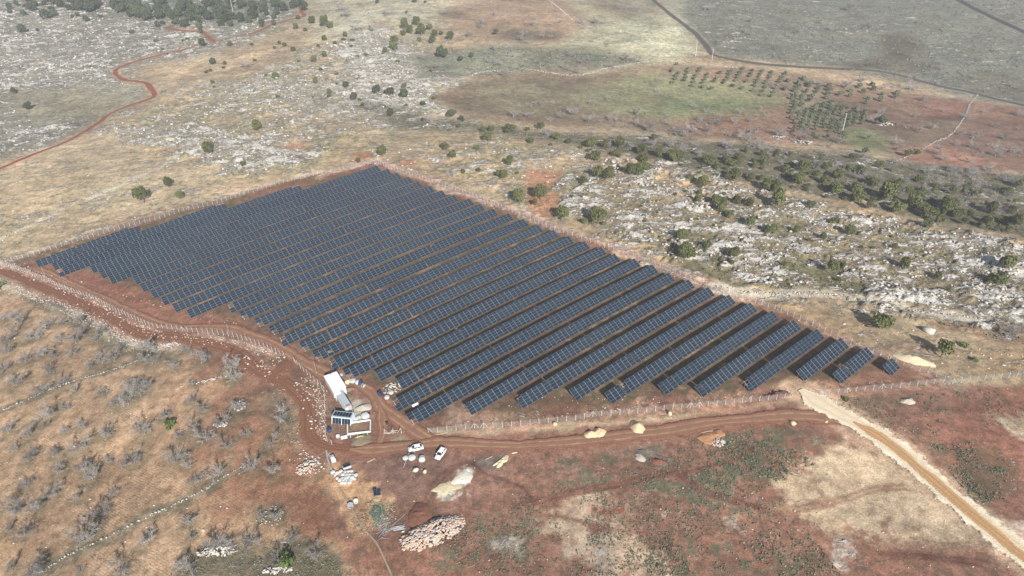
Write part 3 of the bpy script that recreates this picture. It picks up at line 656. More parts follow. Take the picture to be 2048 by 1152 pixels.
# ------------------------------------------------------------------ solar tables
PHI = 0.6748027405426075
EX = np.array([math.cos(PHI), math.sin(PHI)]); NX = np.array([-EX[1], EX[0]])
TILT = math.radians(30.5); CPITCH, RPITCH = 2.116, 1.0106
def make_glass():
    m = NT('solar_glass'); p = m.pos()
    tc = m.n('ShaderNodeTexCoord').outputs['Object']
    r = m.rnd()
    c = m.mix(r, (0.007, 0.017, 0.034), (0.013, 0.027, 0.047))
    c = m.mix(m.math('MULTIPLY', m.math('ADD', m.noise(p, .45, 3), m.smooth(m.noise(p, .03, 3), .4, .7)), .30), c, (0.032, 0.044, 0.060))       # thin dust
    sx = m.n('ShaderNodeSeparateXYZ'); m.l(tc, sx.inputs[0])
    # cell grid printed under the glass
    fx = m.math('ABSOLUTE', m.math('SUBTRACT', m.math('FRACT', m.math('MULTIPLY', sx.outputs[0], 5.9)), .5))
    fy = m.math('ABSOLUTE', m.math('SUBTRACT', m.math('FRACT', m.math('MULTIPLY', sx.outputs[1], 6.1)), .5))
    g = m.smooth(m.math('MAXIMUM', fx, fy), .46, .49)
    c = m.mix(m.math('MULTIPLY', g, .12), c, (0.12, 0.13, 0.15))
    m.color(c); m.rough(.25); m.spec(.20)
    return m.m
M_GLASS = make_glass()
M_FRAME = simple_mat('aluminium_frame', (0.36, 0.38, 0.40), .45, .06, 2, .4)
M_STEEL = simple_mat('galvanised_steel', (0.45, 0.46, 0.46), .5, .15, 2, .4, .3)
MW, MH, MT = 2.094, 0.994, 0.04
def module_geo(fx=.034, fy=.013):
    a, b = MW/2, MH/2; z = MT/2
    V = [(-a,-b,z),(a,-b,z),(a,b,z),(-a,b,z),(-a+fx,-b+fy,z-.003),(a-fx,-b+fy,z-.003),(a-fx,b-fy,z-.003),(-a+fx,b-fy,z-.003),(-a,-b,-z),(a,-b,-z),(a,b,-z),(-a,b,-z)]
    Fc = [(0,1,5,4),(1,2,6,5),(2,3,7,6),(3,0,4,7),(4,5,6,7),(0,8,9,1),(1,9,10,2),(2,10,11,3),(3,11,8,0),(8,11,10,9)]
    return V, Fc, [0,0,0,0,1,0,0,0,0,0]
MV, MF, MI = module_geo()
mod_me = bpy.data.meshes.new('solar_module'); mod_me.from_pydata(MV, [], MF); mod_me.materials.append(M_FRAME); mod_me.materials.append(M_GLASS)
mod_me.polygons.foreach_set('material_index', MI); mod_me.update()
MVa = np.array(MV); MFa = np.array(MF)
ROWS = {0:(56.93,198.89,205.9),1:(65.15,182.76,205.18),2:(73.23,174.92,203.51),3:(81.22,158.1,201.87),4:(89.36,144.36,200.61),5:(97.53,136.43,199.78),6:(105.61,120.99,198.34),7:(113.87,113.87,196.78),8:(122.2,99.0,195.23),9:(130.48,85.64,193.87),10:(138.79,69.85,192.12),11:(147.1,69.9,192.02),12:(155.14,76.53,190.38),13:(163.12,73.63,187.14),14:(170.97,65.58,187.12),15:(178.97,64.3,185.35),16:(187.02,62.43,183.57),17:(195.33,61.38,182.43),18:(203.76,57.3,180.65),19:(212.53,57.58,179.66),20:(221.32,55.42,178.15),21:(230.03,52.96,175.89),22:(238.42,51.4,174.62),23:(246.75,38.58,174.38),24:(255.21,35.62,171.35),25:(263.77,33.85,170.0),26:(272.44,32.1,168.8),27:(281.29,30.49,167.39),28:(290.02,29.96,167.17),29:(298.54,22.3,165.53),30:(307.0,20.4,164.83),31:(315.52,18.45,163.02),32:(324.11,6.75,121.2),33:(332.96,6.19,84.6),34:(341.88,1.4,45.2)}
LMISS = {3:[0,1],8:[0],10:[2,3],11:[0,1],14:[2,3],15:[0,1],16:[2,3],17:[2,3],18:[0,1],19:[2,3],20:[2,3],21:[2,3],22:[0,1],32:[0,1],9:[]}   # rows missing in the first column (0 = top)
RMISS = {32:2, 33:2, 34:2}      # last columns without their top module
SPLIT = {0:[3],1:[3,7],2:[13],6:[3,13,13,9],12:[3,13,13,13,12],13:[3,13,13,13,12],10:[7,13,13,13,12],11:[6,13,13,13,13],4:[1,13,13],5:[3,14,13]}
ORD = ['first','second','third','fourth','fifth','sixth','seventh','eighth','ninth','tenth','eleventh','twelfth','thirteenth','fourteenth','fifteenth','sixteenth','seventeenth','eighteenth','nineteenth','twentieth']
def ordw(i):
    if i < 20: return ORD[i]
    tens = {2:'twenty',3:'thirty',4:'forty',5:'fifty',6:'sixty',7:'seventy',8:'eighty',9:'ninety'}
    tw = {2:'twentieth',3:'thirtieth',4:'fortieth',5:'fiftieth',6:'sixtieth',7:'seventieth',8:'eightieth',9:'ninetieth'}
    n = i+1
    if n >= 100: return 'hundred and '+ordw(n-101) if n > 100 else 'hundredth'
    return tw[n//10] if n % 10 == 0 else tens[n//10]+'-'+ORD[n % 10-1]
GAP = .36; CZ = 1.42
ct, st = math.cos(TILT), math.sin(TILT)
SLOPE_OFF = [(1.5-k)*RPITCH for k in range(4)]
MODROT = Matrix.Rotation(TILT, 4, 'X')
def frame_mesh(L):
    b = MB(); n = max(2, int(round(L/4.2))+1)
    for k in range(n):
        x = -L/2+.6+(L-1.2)*k/(n-1)
        for u in (-1.15, 1.15):
            y, z = u*ct, CZ+u*st-.12
            b.box((x, y, z/2-.15), (.11, .11, z+.3))
        b.tube((x, -1.15*ct, .55), (x, 1.15*ct, CZ+1.15*st-.25), .045, n=4)
        b.tube((x, -1.85*ct, CZ-1.85*st-.10), (x, 1.85*ct, CZ+1.85*st-.10), .055, n=4)
    for u in (-1.6, -.55, .55, 1.6):
        b.tube((-L/2+.05, u*ct, CZ+u*st-.05), (L/2-.05, u*ct, CZ+u*st-.05), .038, n=4)
    return b.mesh('support_frame', M_STEEL)
_fr = {}
NPARTS = 0
for i in range(35):
    off, s0, s1 = ROWS[i]; L = s1-s0; ncol = int(round(L/CPITCH-.12))
    if i in SPLIT:
        segs = list(SPLIT[i])
        while sum(segs) > ncol: segs[-1] -= 1
        if sum(segs) < ncol: segs[-1] += ncol-sum(segs)
    else:
        segs = []; left = ncol
        while left > 16: segs.insert(0, 13); left -= 13
        segs.insert(0, left)
    s = s1-(sum(segs)*CPITCH+GAP*(len(segs)-1))
    stretch = (L-GAP*(len(segs)-1))/(ncol*CPITCH)
    stretch = min(max(stretch, .985), 1.03)
    s = s1-(ncol*CPITCH*stretch+GAP*(len(segs)-1))
    col0 = 0
    for t, nc in enumerate(segs):
        Ls = nc*CPITCH*stretch
        xa = EX*s+NX*off; xb = EX*(s+Ls)+NX*off
        za, zb = gz(*xa), gz(*xb); zc = gz(*((xa+xb)/2)); za, zb = za+(zc-(za+zb)/2)*.5, zb+(zc-(za+zb)/2)*.5
        mid = (xa+xb)/2
        ax = Vector((EX[0]*Ls, EX[1]*Ls, zb-za)).normalized(); ay = Vector((NX[0], NX[1], 0)); az = ax.cross(ay).normalized(); ay = az.cross(ax)
        fr = len(segs)-1-t
        lab = f"{ordw(fr)} panel table from the right-hand fence in the {ordw(i)} row behind the front corner" if i else "small square panel table standing alone at the right-hand corner of the farm"
        root = empty('solar_table', (0, 0, 0), 0, lab, 'solar table', 'solar panel tables in long parallel rows')
        root.matrix_world = Matrix(((ax.x, ay.x, az.x, mid[0]), (ax.y, ay.y, az.y, mid[1]), (ax.z, ay.z, az.z, (za+zb)/2), (0, 0, 0, 1)))
        key = round(Ls, 1)
        if key not in _fr: _fr[key] = frame_mesh(Ls-.05)
        link('support_frame', _fr[key], root)
        miss = set()
        for c in range(nc):
            if t == 0 and c == 0:
                for k in LMISS.get(i, []): miss.add((c, k))
            if i in RMISS and col0+c >= ncol-RMISS[i]: miss.add((c, 0))
        if i == 1 and t == 1: miss.add((0, 1))
        if i == 6 and t == 1: miss |= {(0, 0), (0, 1)}
        if i == 16 and t == 0: miss.add((2, 2))
        if i == 20 and t == 3: miss.add((5, 0))
        near = i <= 19
        VV = []; FF = []; nb = 0
        for c in range(nc):
            x = -Ls/2+(c+.5)*CPITCH*stretch
            for k in range(4):
                if (c, k) in miss: continue
                u = SLOPE_OFF[k]
                jz = nrng.normal(0, .006)
                if near:
                    o = bpy.data.objects.new('solar_module', mod_me); COL.objects.link(o); o.parent = root
                    M = Matrix.Translation((x, u*ct, CZ+u*st+jz)) @ MODROT @ Matrix.Rotation(nrng.normal(0, .004), 4, 'Y')
                    o.matrix_local = M; NPARTS += 1
                else:
                    V = MVa*np.array([stretch, 1, 1]); y = V[:, 1]*ct-V[:, 2]*st+u*ct; z = V[:, 1]*st+V[:, 2]*ct+u*st+CZ+jz
                    VV.append(np.stack([V[:, 0]+x, y, z], -1)); FF.append(MFa+nb); nb += 12
        if not near:
            me = np_mesh('solar_modules', np.concatenate(VV), np.concatenate(FF), [M_FRAME, M_GLASS])
            me.polygons.foreach_set('material_index', np.tile(np.array(MI, np.int32), len(VV)))
            tag(link('solar_module_array', me, root), kind='stuff')
        s += Ls+GAP; col0 += nc
# ------------------------------------------------------------------ concrete post fences
M_CONC = simple_mat('white_concrete', (0.50, 0.48, 0.45), .85, .12, 2, .2)
def wire_mat():
    m = NT('chain_link'); m.color((0.36, 0.36, 0.36)); m.rough(.5)
    tr = m.n('ShaderNodeBsdfTransparent'); mx = m.n('ShaderNodeMixShader'); mx.inputs[0].default_value = .16
    m.l(tr.outputs[0], mx.inputs[1]); m.l(m.bsdf.outputs[0], mx.inputs[2]); m.l(mx.outputs[0], m.out.inputs[0])
    return m.m
M_WIRE = wire_mat()
b = MB(); b.box((0, 0, .95), (.105, .105, 2.1)); b.tube((0, 0, 1.95), (0, -.30, 2.35), .05, .045, 4); b.box((0, 0, .02), (.30, .28, .10)); POST = b.mesh('fence_post', M_CONC)
b = MB(); b.tube((.06, 0, 1.85), (1.25, 0, 0), .06, .06, 4); BRACE = b.mesh('fence_brace', M_CONC)
def fence(label, line, spacing, braces=(), cat='fence', wire=True, out=1):
    P = catmull([wpx(*p) for p in line], .5); s = np.concatenate([[0], np.cumsum(np.linalg.norm(np.diff(P, axis=0), axis=1))])
    n = max(2, int(s[-1]/spacing)+1); ts = np.linspace(0, s[-1], n)
    Q = np.stack([np.interp(ts, s, P[:, 0]), np.interp(ts, s, P[:, 1])], -1)
    root = empty('post_fence', (Q[0][0], Q[0][1], gz(*Q[0])), 0, label, cat, 'concrete post fences round the solar farm')
    o0 = Vector(root.location)
    for k, q in enumerate(Q):
        a, c = Q[max(k-1, 0)], Q[min(k+1, n-1)]; ang = math.atan2(c[1]-a[1], c[0]-a[0])
        z = gz(*q)
        o = link('fence_post', POST, root, Vector((q[0], q[1], z))-o0, ang+(0 if out > 0 else math.pi)); o.rotation_euler = (rnd.gauss(0, .02), rnd.gauss(0, .02), ang+(0 if out > 0 else math.pi))
        if k in (0, n-1) or k % 24 == 12 or any(np.linalg.norm(q-np.array(wpx(*b_))) < spacing*.5 for b_ in braces):
            for r in (0, math.pi):
                if (k == 0 and r == math.pi) or (k == n-1 and r == 0): continue
                link('fence_brace', BRACE, root, Vector((q[0], q[1], z))-o0, ang+r)
    if wire:
        V = []; Fq = []
        for k, q in enumerate(Q):
            z = gz(*q); V += [(q[0]-o0.x, q[1]-o0.y, z+.12-o0.z), (q[0]-o0.x, q[1]-o0.y, z+1.8-o0.z)]
            if k: Fq.append((2*k-2, 2*k, 2*k+1, 2*k-1))
        me = bpy.data.meshes.new('wire_mesh'); me.from_pydata(V, [], Fq); me.materials.append(M_WIRE); link('wire_mesh', me, root)
    return root
fence('white post fence along the dirt road at the left end of the farm', [(0,524),(21,533),(62,548),(104,567),(149,585),(195,602),(226,619.5),(271,640),(305.5,654),(347,659.5),(399,665),(458,672),(493,682),(531,696),(569,715)], 2.2)
fence('long white post fence along the back edge of the farm by the tan slope', [(3.5,532),(28,520.6),(62.5,512),(101,500),(149,484),(187.5,474),(222,463),(285,446),(323,437),(368,421.7),(417,411),(486,390),(540,374),(600,357),(660,345),(724,332),(752,325)], 2.3)
fence('white post fence between the row ends and the rocky plateau on the right', [(752,325),(780,337),(812,348),(850,360),(885,372),(930,388),(975,404),(1010,418),(1060,440),(1110,460),(1160,477),(1200,492),(1250,512),(1310,530),(1370,555),(1430,582),(1480,596),(1520,608),(1560,622),(1620,648),(1680,680),(1740,705),(1790,722),(1830,738),(1872,752),(1905,766)], 2.4)
fence('white post fence running right from the front corner across red field', [(1905,767),(1940,763),(1990,757),(2042,752),(2110,744)], 2.9, out=-1)
fence('white post fence in front of the rows right of the limestone road', [(1905,767),(1876,766),(1840,770),(1794,775),(1762,777),(1730,780),(1695,784.5),(1667,787),(1640,790)], 2.9, [(1762,777)], out=-1)
fence('white post fence in front of the rows along the main dirt road', [(1584,792),(1556,798),(1521,801),(1490,804),(1455,808),(1424,811),(1390,814),(1355,817),(1331,819),(1278,825),(1225,830),(1194,831),(1159,838),(1126,842),(1093,845),(1062,848),(1024,852),(992,854),(940,857),(892,862),(857,865)], 2.7, [(1194,831),(976,855),(1390,814)], out=-1)
fence('crooked white post fence beside the sheds and the bend in the road', [(589,724),(607,742),(625,758),(647,779),(650,800),(650.5,840),(652,870),(654,882),(664,890)], 2.3)
fence('short row of leaning white fence posts beside the crossing tracks', [(770,868),(786,866),(803,866)], 2.4, wire=False)
# ------------------------------------------------------------------ trees and bushes
def leaf_mat(name, c0, c1, objvar=.25):
    m = NT(name); p = m.pos()
    f = m.noise(p, 1.4, 4, .6); r = m.rnd()
    c = m.mix(f, c0, c1); k = m.math('MULTIPLY_ADD', r, objvar*2, 1-objvar)
    v = m.n('ShaderNodeVectorMath', operation='SCALE'); m.l(c, v.inputs[0]); m.l(k, v.inputs['Scale'])
    m.color(v.outputs[0]); m.rough(.7); m.spec(.15)
    return m.m
M_OAK = leaf_mat('oak_leaves', (0.062, 0.074, 0.028), (0.150, 0.158, 0.062))
M_OLIVE = leaf_mat('olive_leaves', (0.085, 0.108, 0.064), (0.190, 0.212, 0.130))
M_DARK = leaf_mat('dark_leaves', (0.040, 0.054, 0.034), (0.096, 0.110, 0.062))
M_GREEN = leaf_mat('fresh_leaves', (0.06, 0.11, 0.03), (0.14, 0.20, 0.06))
M_BARK = simple_mat('bark', (0.16, 0.13, 0.11), .95, .3, 3, .1)
M_TWIG = simple_mat('grey_twigs', (0.285, 0.265, 0.25), .9, .3, 1.2, .1, objvar=.22)
M_PALET = simple_mat('pale_dead_twigs', (0.33, 0.31, 0.29), .9, .2, 1.2, .1)
def crown_mesh(name, mat, seed, nq=330, blobs=8, h=.85, q=.17, low=0.0):
    """leaf clumps spread over several lobes; unit diameter, base at z=0"""
    g = np.random.default_rng(seed); B = [(0, 0, h*.5, .36)]
    for _ in range(blobs):
        a = g.uniform(0, 6.28); r = g.uniform(.16, .34); B.append((math.cos(a)*r, math.sin(a)*r, h*g.uniform(.28, .72), g.uniform(.15, .26)))
    wts = np.array([b[3]**2 for b in B]); wts /= wts.sum()
    V = []; Fq = []
    for k in range(nq):
        b = B[g.choice(len(B), p=wts)]
        d = g.normal(size=3); d /= np.linalg.norm(d)
        if d[2] < -.5: d[2] *= -1
        rr = b[3]*g.uniform(.72, 1.06)
        c = np.array(b[:3])+d*rr*np.array([1, 1, h*.95]); c[2] = max(c[2], .04+low)
        nrm = d+g.normal(size=3)*.55; nrm /= np.linalg.norm(nrm)
        u = np.cross(nrm, g.normal(size=3)); u /= np.linalg.norm(u); v = np.cross(nrm, u)
        s = q*g.uniform(.55, 1.15)*.5
        n0 = len(V)
        V += [c-u*s, c-v*s*.8+nrm*s*.35, c+u*s, c+v*s*.8-nrm*s*.25]
        Fq.append((n0, n0+1, n0+2, n0+3))
    return np_mesh(name, V, Fq, mat)
def trunk_mesh(seed, h=.4, r=.035):
    g = random.Random(seed); b = MB(); b.tube((0, 0, -.08), (g.uniform(-.03, .03), g.uniform(-.03, .03), h*.55), r, r*.75, 6)
    for _ in range(4):
        a = g.uniform(0, 6.28); b.tube((0, 0, h*.45), (math.cos(a)*.2, math.sin(a)*.2, h*1.1), r*.6, r*.25, 4)
    return b.mesh('trunk', M_BARK)
def twig_meshes(seed, mat, n1=7, nt=820, spread=.5, h=.85, tw=.0031):
    """leafless crown: trunk with limbs, and a cloud of fine twigs on the limbs; unit diameter"""
    g = random.Random(seed); t = MB(); c = MB()
    def rv(d, amt): return (Vector(d)+Vector((g.gauss(0, amt), g.gauss(0, amt), g.gauss(0, amt)*.8))).normalized()
    th = h*g.uniform(.10, .18); segs = []
    t.tube((0, 0, -.06), (0, 0, th), .018, .014, 6)
    for i in range(n1):
        a = 6.28*i/n1+g.uniform(-.4, .4); d = Vector((math.cos(a)*spread*1.6, math.sin(a)*spread*1.6, g.uniform(.35, 1.0))).normalized()
        p0 = Vector((0, 0, th*g.uniform(.7, 1)))
        for k in range(3):
            p1 = p0+d*g.uniform(.11, .17); t.tube(p0, p1, .0075-.0015*k, .006-.0015*k, 4); segs.append((p0, p1, d)); p0 = p1; d = rv(d, .25)
    for _ in range(46):
        p0, p1, d = g.choice(segs); s0 = p0.lerp(p1, g.random()); d2 = rv(d, .55); q = s0+d2*g.uniform(.10, .2)
        c.tube(s0, q, .0042, .0025, 3, 0, False); segs.append((s0, q, d2)); segs.append((s0, q, d2))
    for _ in range(nt):
        p0, p1, d = g.choice(segs); s0 = p0.lerp(p1, g.uniform(.2, 1)); d3 = rv(d, 1.0); c.tube(s0, s0+d3*g.uniform(.05, .15), tw*g.uniform(.8, 1.3), tw*.5, 3, 0, False)
    return t.mesh('trunk', mat), c.mesh('crown', mat)
OAKS = [(trunk_mesh(40+k), crown_mesh('crown', M_OAK, 100+k, 950, 8+k % 4, [.82, .9, .75, .95, .7, .85][k], .105)) for k in range(6)]
DARKS = [(trunk_mesh(60+k), crown_mesh('crown', M_DARK, 200+k, 520, 6+k % 3, [.8, .7, .9, .65][k], .15)) for k in range(4)]
OLIVES = [(trunk_mesh(80+k, .45, .05), crown_mesh('crown', M_OLIVE, 300+k, 220, 5, [.8, .85, .78][k], .20, .08)) for k in range(3)]
FRESH = [(None, crown_mesh('crown', M_GREEN, 400+k, 160, 6, .5, .2)) for k in range(2)]
BARES = [twig_meshes(500+k, M_TWIG, 7+k % 3, 820, .40+.05*(k % 5), [.78, .92, .62, .82, .70, .98, .66, .86, .74][k]) for k in range(9)]
PALES = [twig_meshes(600+k, M_PALET, 8, 760, .5, .88, .0038) for k in range(2)]
THORN = [twig_meshes(700+k, M_TWIG, 9, 1100, .55, .62, .0042) for k in range(2)]
LITES = [twig_meshes(800+k, M_TWIG, 6, 150, .42+.05*k, [.8, .7, .9, .75][k], .0075) for k in range(4)]
LITE_OAK = []; LITE = []      # thickets past the countable ones: (location, rotation, scale)
def tree_arrays(pair):
    out = []
    for me in pair:
        n = len(me.vertices); V = np.empty(n*3, np.float32); me.vertices.foreach_get('co', V)
        out.append((V.reshape(-1, 3), [tuple(q.vertices) for q in me.polygons]))
    return out
KINDS = {'oak': OAKS, 'dark': DARKS, 'olive': OLIVES, 'fresh': FRESH, 'bare': BARES, 'pale': PALES, 'thorn': THORN}
BARE_MIN = 17.3
PLACED = []     # (px, area, root)
def plant(px, py, size, kind, area, sc=1.0, hs=1.0, seat=.36):
    """px,py: crown centre in the photo; size: crown width in photo pixels"""
    p = at(px, py+size*seat); d = size*px_scale(p)*sc*(.88 if area == 'belt' else 1.0)*{'oak': 1.12, 'dark': 1.1, 'fresh': 1.1, 'olive': 1.08}.get(kind, 1.12)
    if kind == 'bare' and area not in ('terrace', 'plateau') and size < BARE_MIN:
        LITE.append((p, rnd.uniform(0, 6.28), d, d*hs*rnd.uniform(.9, 1.2))); return None
    if kind == 'oak' and size < 9.6:
        LITE_OAK.append((p, rnd.uniform(0, 6.28), d, d*hs*rnd.uniform(.8, 1.1))); return None
    trunk, crown = rnd.choice(KINDS[kind])
    nm = {'oak': 'oak_bush', 'dark': 'evergreen_bush', 'olive': 'olive_tree', 'fresh': 'green_shrub', 'bare': 'bare_tree', 'pale': 'bare_tree', 'thorn': 'thorn_bush'}[kind]
    rz = rnd.uniform(0, 6.28); hz = d*hs*rnd.uniform(1.0, 1.3)*(1.22 if kind in ('oak', 'dark') and area != 'belt' else .95)
    if trunk is None or (size < 11 and kind in ('dark', 'olive', 'oak')):
        r = link(nm, crown, None, Vector(p), rz); r.scale = (d, d*rnd.uniform(.88, 1.12), hz)
    else:
        r = empty(nm, Vector(p), rz); r.scale = (d, d*rnd.uniform(.78, 1.15), hz)
        r.rotation_euler = (rnd.gauss(0, .08), rnd.gauss(0, .08), rz)
        link('trunk', trunk, r); link(crown.name.split('.')[0], crown, r)
    PLACED.append((px, size, area, kind, r)); return r
def plants(z, kind, area, pts, sc=1.0, hs=1.0, seat=.36):
    ox, oy, s = z
    for q in pts: plant(ox+q[0]/s, oy+q[1]/s, q[2]/s, kind, area, sc, hs, seat)
# --- photographed bushes, by stretch of hillside
plants(Z1, 'dark', 'karst', [(145,180,45),(165,615,50),(80,530,36),(1170,255,45),(1330,255,38),(1230,357,42),(900,240,32),(500,120,30),(760,185,25),(910,150,35),(940,135,30),(1075,148,40),(1160,180,28),(1300,120,40),(1390,120,45),(1150,130,32),(1580,140,35),(220,175,22),(320,85,40),(265,95,50),(145,85,35),(60,45,35),(205,30,45),(450,90,25),(585,95,25),(1720,105,26),(1765,50,45),(1685,38,42),(1620,38,35),(420,98,24),(65,75,26)])
plants(Z1, 'oak', 'tan', [(1485,735,54),(1205,870,64),(1410,950,38),(975,1060,58),(830,1140,80),(1040,1130,48),(1595,445,44)])
plants(Z1, 'oak', 'mid', [(1870,225,35),(1705,160,30),(1760,172,25),(1875,140,50),(1905,148,40),(1810,350,35),(1870,325,30),(1940,425,25),(1820,475,30),(1900,535,30),(1690,290,30),(1640,262,25),(1610,245,25),(1800,125,40),(1990,205,30),(1980,228,26),(1930,250,24),(1835,265,22),(1955,295,22),(1605,560,26),(1535,435,22),(1630,400,20)])
plants(Z2, 'oak', 'mid', [(370,155,50),(445,130,50),(470,185,60),(405,185,40),(365,195,30),(510,160,38),(545,200,35),(625,220,48),(585,195,25),(535,240,40),(455,235,30),(315,245,50),(312,275,48),(258,300,32),(30,205,25),(20,230,25),(65,270,25),(335,355,25),(150,315,24),(105,325,20),(383,72,20),(430,8,30),(490,10,20),(215,12,22)])
plants(Z2, 'dark', 'mid', [(580,315,50),(605,322,40),(695,340,40),(762,327,26),(900,190,30),(215,525,50),(290,535,60),(365,550,60),(370,500,32),(480,600,38),(295,650,45),(85,560,50),(40,497,35),(130,605,22),(645,658,50),(700,690,40),(685,730,25),(480,690,25)])
plants(Z2, 'oak', 'belt', [(825,745,42),(850,785,66),(870,745,40),(985,740,76),(1080,745,30),(1100,808,46),(1155,725,56),(1245,785,56),(1320,810,45),(1440,820,80),(1470,900,80),(1580,880,62),(1520,830,60),(1610,825,70),(1740,860,84),(1745,915,72),(1835,885,62),(1930,900,90)])
plants(Z2, 'oak', 'strip', [(610,845,50),(650,905,46),(250,880,50),(975,935,52),(910,1008,48),(945,1013,46),(1020,995,25),(712,995,28),(800,985,30),(790,857,35),(110,928,32)])
plants(Z5, 'oak', 'strip', [(1030,45,78),(1155,30,78),(1122,78,38),(1275,150,78),(1490,168,92)])
plants(Z2, 'oak', 'plateau', [(1670,990,70),(1715,985,76),(1755,970,52),(1480,1005,72),(1540,1015,80),(1400,1048,48)])
plants(Z5, 'oak', 'plateau', [(1990,365,88),(1955,270,60)])
plants(Z3, 'oak', 'belt', [(25,890,74),(250,960,62),(345,1010,100),(370,895,62),(330,935,60),(165,1045,88),(90,1020,60),(190,920,80),(520,925,74),(600,885,55),(840,910,35),(1025,900,52),(740,955,90),(640,970,70),(700,1025,92),(880,960,62),(930,1000,80),(935,1085,92),(860,1035,72),(1080,985,52),(1180,950,62),(1350,885,60),(1400,870,50),(1095,870,50),(1050,1080,82),(1150,1050,72),(1280,1060,72),(1225,1110,84),(1400,1030,52),(1500,1080,62),(1720,1110,62),(1920,1100,64),(1990,1060,62),(1600,1100,52)])
plants(Z3, 'dark', 'fields', [(1200,705,50)])
plants(Z3, 'oak', 'plateau', [(530,1080,62),(580,1092,66)])
plants(Z6, 'oak', 'plateau', [(240,68,60),(280,72,56),(265,115,60),(360,70,54),(430,75,58),(320,150,52),(590,80,92),(425,200,66),(540,236,56),(575,236,52),(780,95,50),(930,10,62),(1060,55,72),(1110,95,45),(1285,115,78),(1370,75,74),(1220,25,104),(1540,95,80),(1590,92,80),(1455,140,72),(1525,180,62),(1465,205,62),(1800,210,64),(1880,170,52),(1820,115,62),(1960,190,74),(915,185,36),(1010,240,62),(1315,435,62),(1500,500,48),(905,460,78),(330,370,66),(185,325,56),(60,370,70),(90,372,66),(50,270,50),(1895,440,88),(1862,530,74),(1815,525,66),(330,425,36),(135,65,46),(700,235,42)])
plants(Z6, 'bare', 'plateau', [(1545,450,44),(1590,470,60),(1690,690,60)], 1.1)
plants(Z6, 'oak', 'right', [(1180,760,108),(1535,930,96)])
plants(Z6, 'fresh', 'right', [(1665,885,46),(1730,970,40)]); plants(L3, 'fresh', 'front', [(990,125,40)])
plants(Z6, 'thorn', 'right', [(1930,820,90),(1990,800,80)], 1.2)
# --- dense belts: bushes and grey thickets too close to mark one by one
def scatter(poly, n, kind, area, s0, s1, seed, sc=1.0):
    for a, b in scatter_px(poly, n, seed):
        plant(a, b, rnd.uniform(s0, s1), kind, area, sc)
scatter([(90,0),(600,0),(596,26),(500,36),(430,42),(330,38),(200,26),(120,14)], 88, 'dark', 'forest', 13, 22, 31)
scatter([(330,30),(560,34),(540,52),(430,56),(340,50)], 14, 'dark', 'forest', 10, 16, 32)
scatter([(0,0),(90,0),(110,22),(40,30)], 7, 'dark', 'forest', 9, 15, 33)
scatter([(1240,262),(1400,288),(1560,305),(1750,330),(1900,350),(2040,380),(2040,450),(1850,425),(1700,398),(1560,365),(1400,340),(1280,300)], 70, 'oak', 'belt', 8, 19, 34)
scatter([(1020,282),(1260,300),(1500,345),(1800,400),(2040,440),(2040,465),(1700,405),(1400,350),(1150,300)], 60, 'oak', 'belt', 6, 12, 41)
scatter([(1440,20),(2040,60),(2040,190),(1850,165),(1560,120)], 40, 'bare', 'top', 9, 18, 42)
scatter([(700,20),(1180,40),(1300,120),(980,150),(860,190),(800,110)], 45, 'bare', 'fields', 8, 18, 43)
scatter([(1280,215),(1560,225),(1700,300),(2040,330),(2040,230),(1900,290),(1560,290),(1300,260)], 45, 'bare', 'fields', 9, 18, 44)
scatter([(1800,400),(2040,440),(2045,470),(1900,440)], 14, 'oak', 'belt', 14, 26, 35)
scatter([(740,205),(880,238),(1050,255),(1240,262),(1400,275),(1560,290),(1750,310),(1900,325),(2040,345),(2040,400),(1900,370),(1560,325),(1280,295),(960,262),(800,252)], 150, 'bare', 'belt', 9, 22, 36, 1.15)
scatter([(1700,335),(2040,372),(2040,455),(1850,420),(1700,380)], 50, 'bare', 'belt', 13, 24, 37, 1.15)
scatter([(1020,300),(1180,290),(1250,330),(1500,400),(1700,440),(2040,540),(2040,640),(1700,590),(1400,540),(1150,450)], 38, 'oak', 'plateau', 7, 13, 38)
scatter([(300,60),(620,80),(860,60),(880,200),(700,270),(380,200)], 34, 'oak', 'mid', 5, 9, 39)
# --- leafless trees
plants(Z1, 'bare', 'karst', [(1425,370,64),(1640,485,44),(1690,575,54),(1600,290,40)], 1.1)
plants(Z2, 'bare', 'fields', [(770,45,42),(890,75,46),(815,120,52),(1105,130,52),(610,65,52),(740,190,62),(1040,215,52),(1390,120,56),(1465,120,52),(1400,155,42),(970,315,32),(1080,310,32),(860,350,36),(1060,370,36),(900,355,52),(1300,385,52),(1370,400,62),(1560,370,52),(1640,330,60),(1690,335,50),(1330,310,46),(940,415,60),(560,375,50),(440,250,40),(470,320,50),(200,600,84),(55,345,50),(955,540,32),(1090,605,42),(1155,585,42),(1450,590,46),(1535,560,42),(1120,590,32),(1830,520,42),(1710,640,62),(1565,670,62),(1630,690,36),(1700,700,52),(1265,660,52),(1340,640,62),(1290,625,52),(1080,655,52),(1000,655,62),(1210,690,42),(1430,680,62),(1500,690,42),(1775,725,84),(1935,745,52),(1985,770,52),(90,155,60),(190,165,60),(265,65,50),(40,70,60),(10,40,60)], 1.12)
plants(Z2, 'bare', 'strip', [(650,1000,62)])
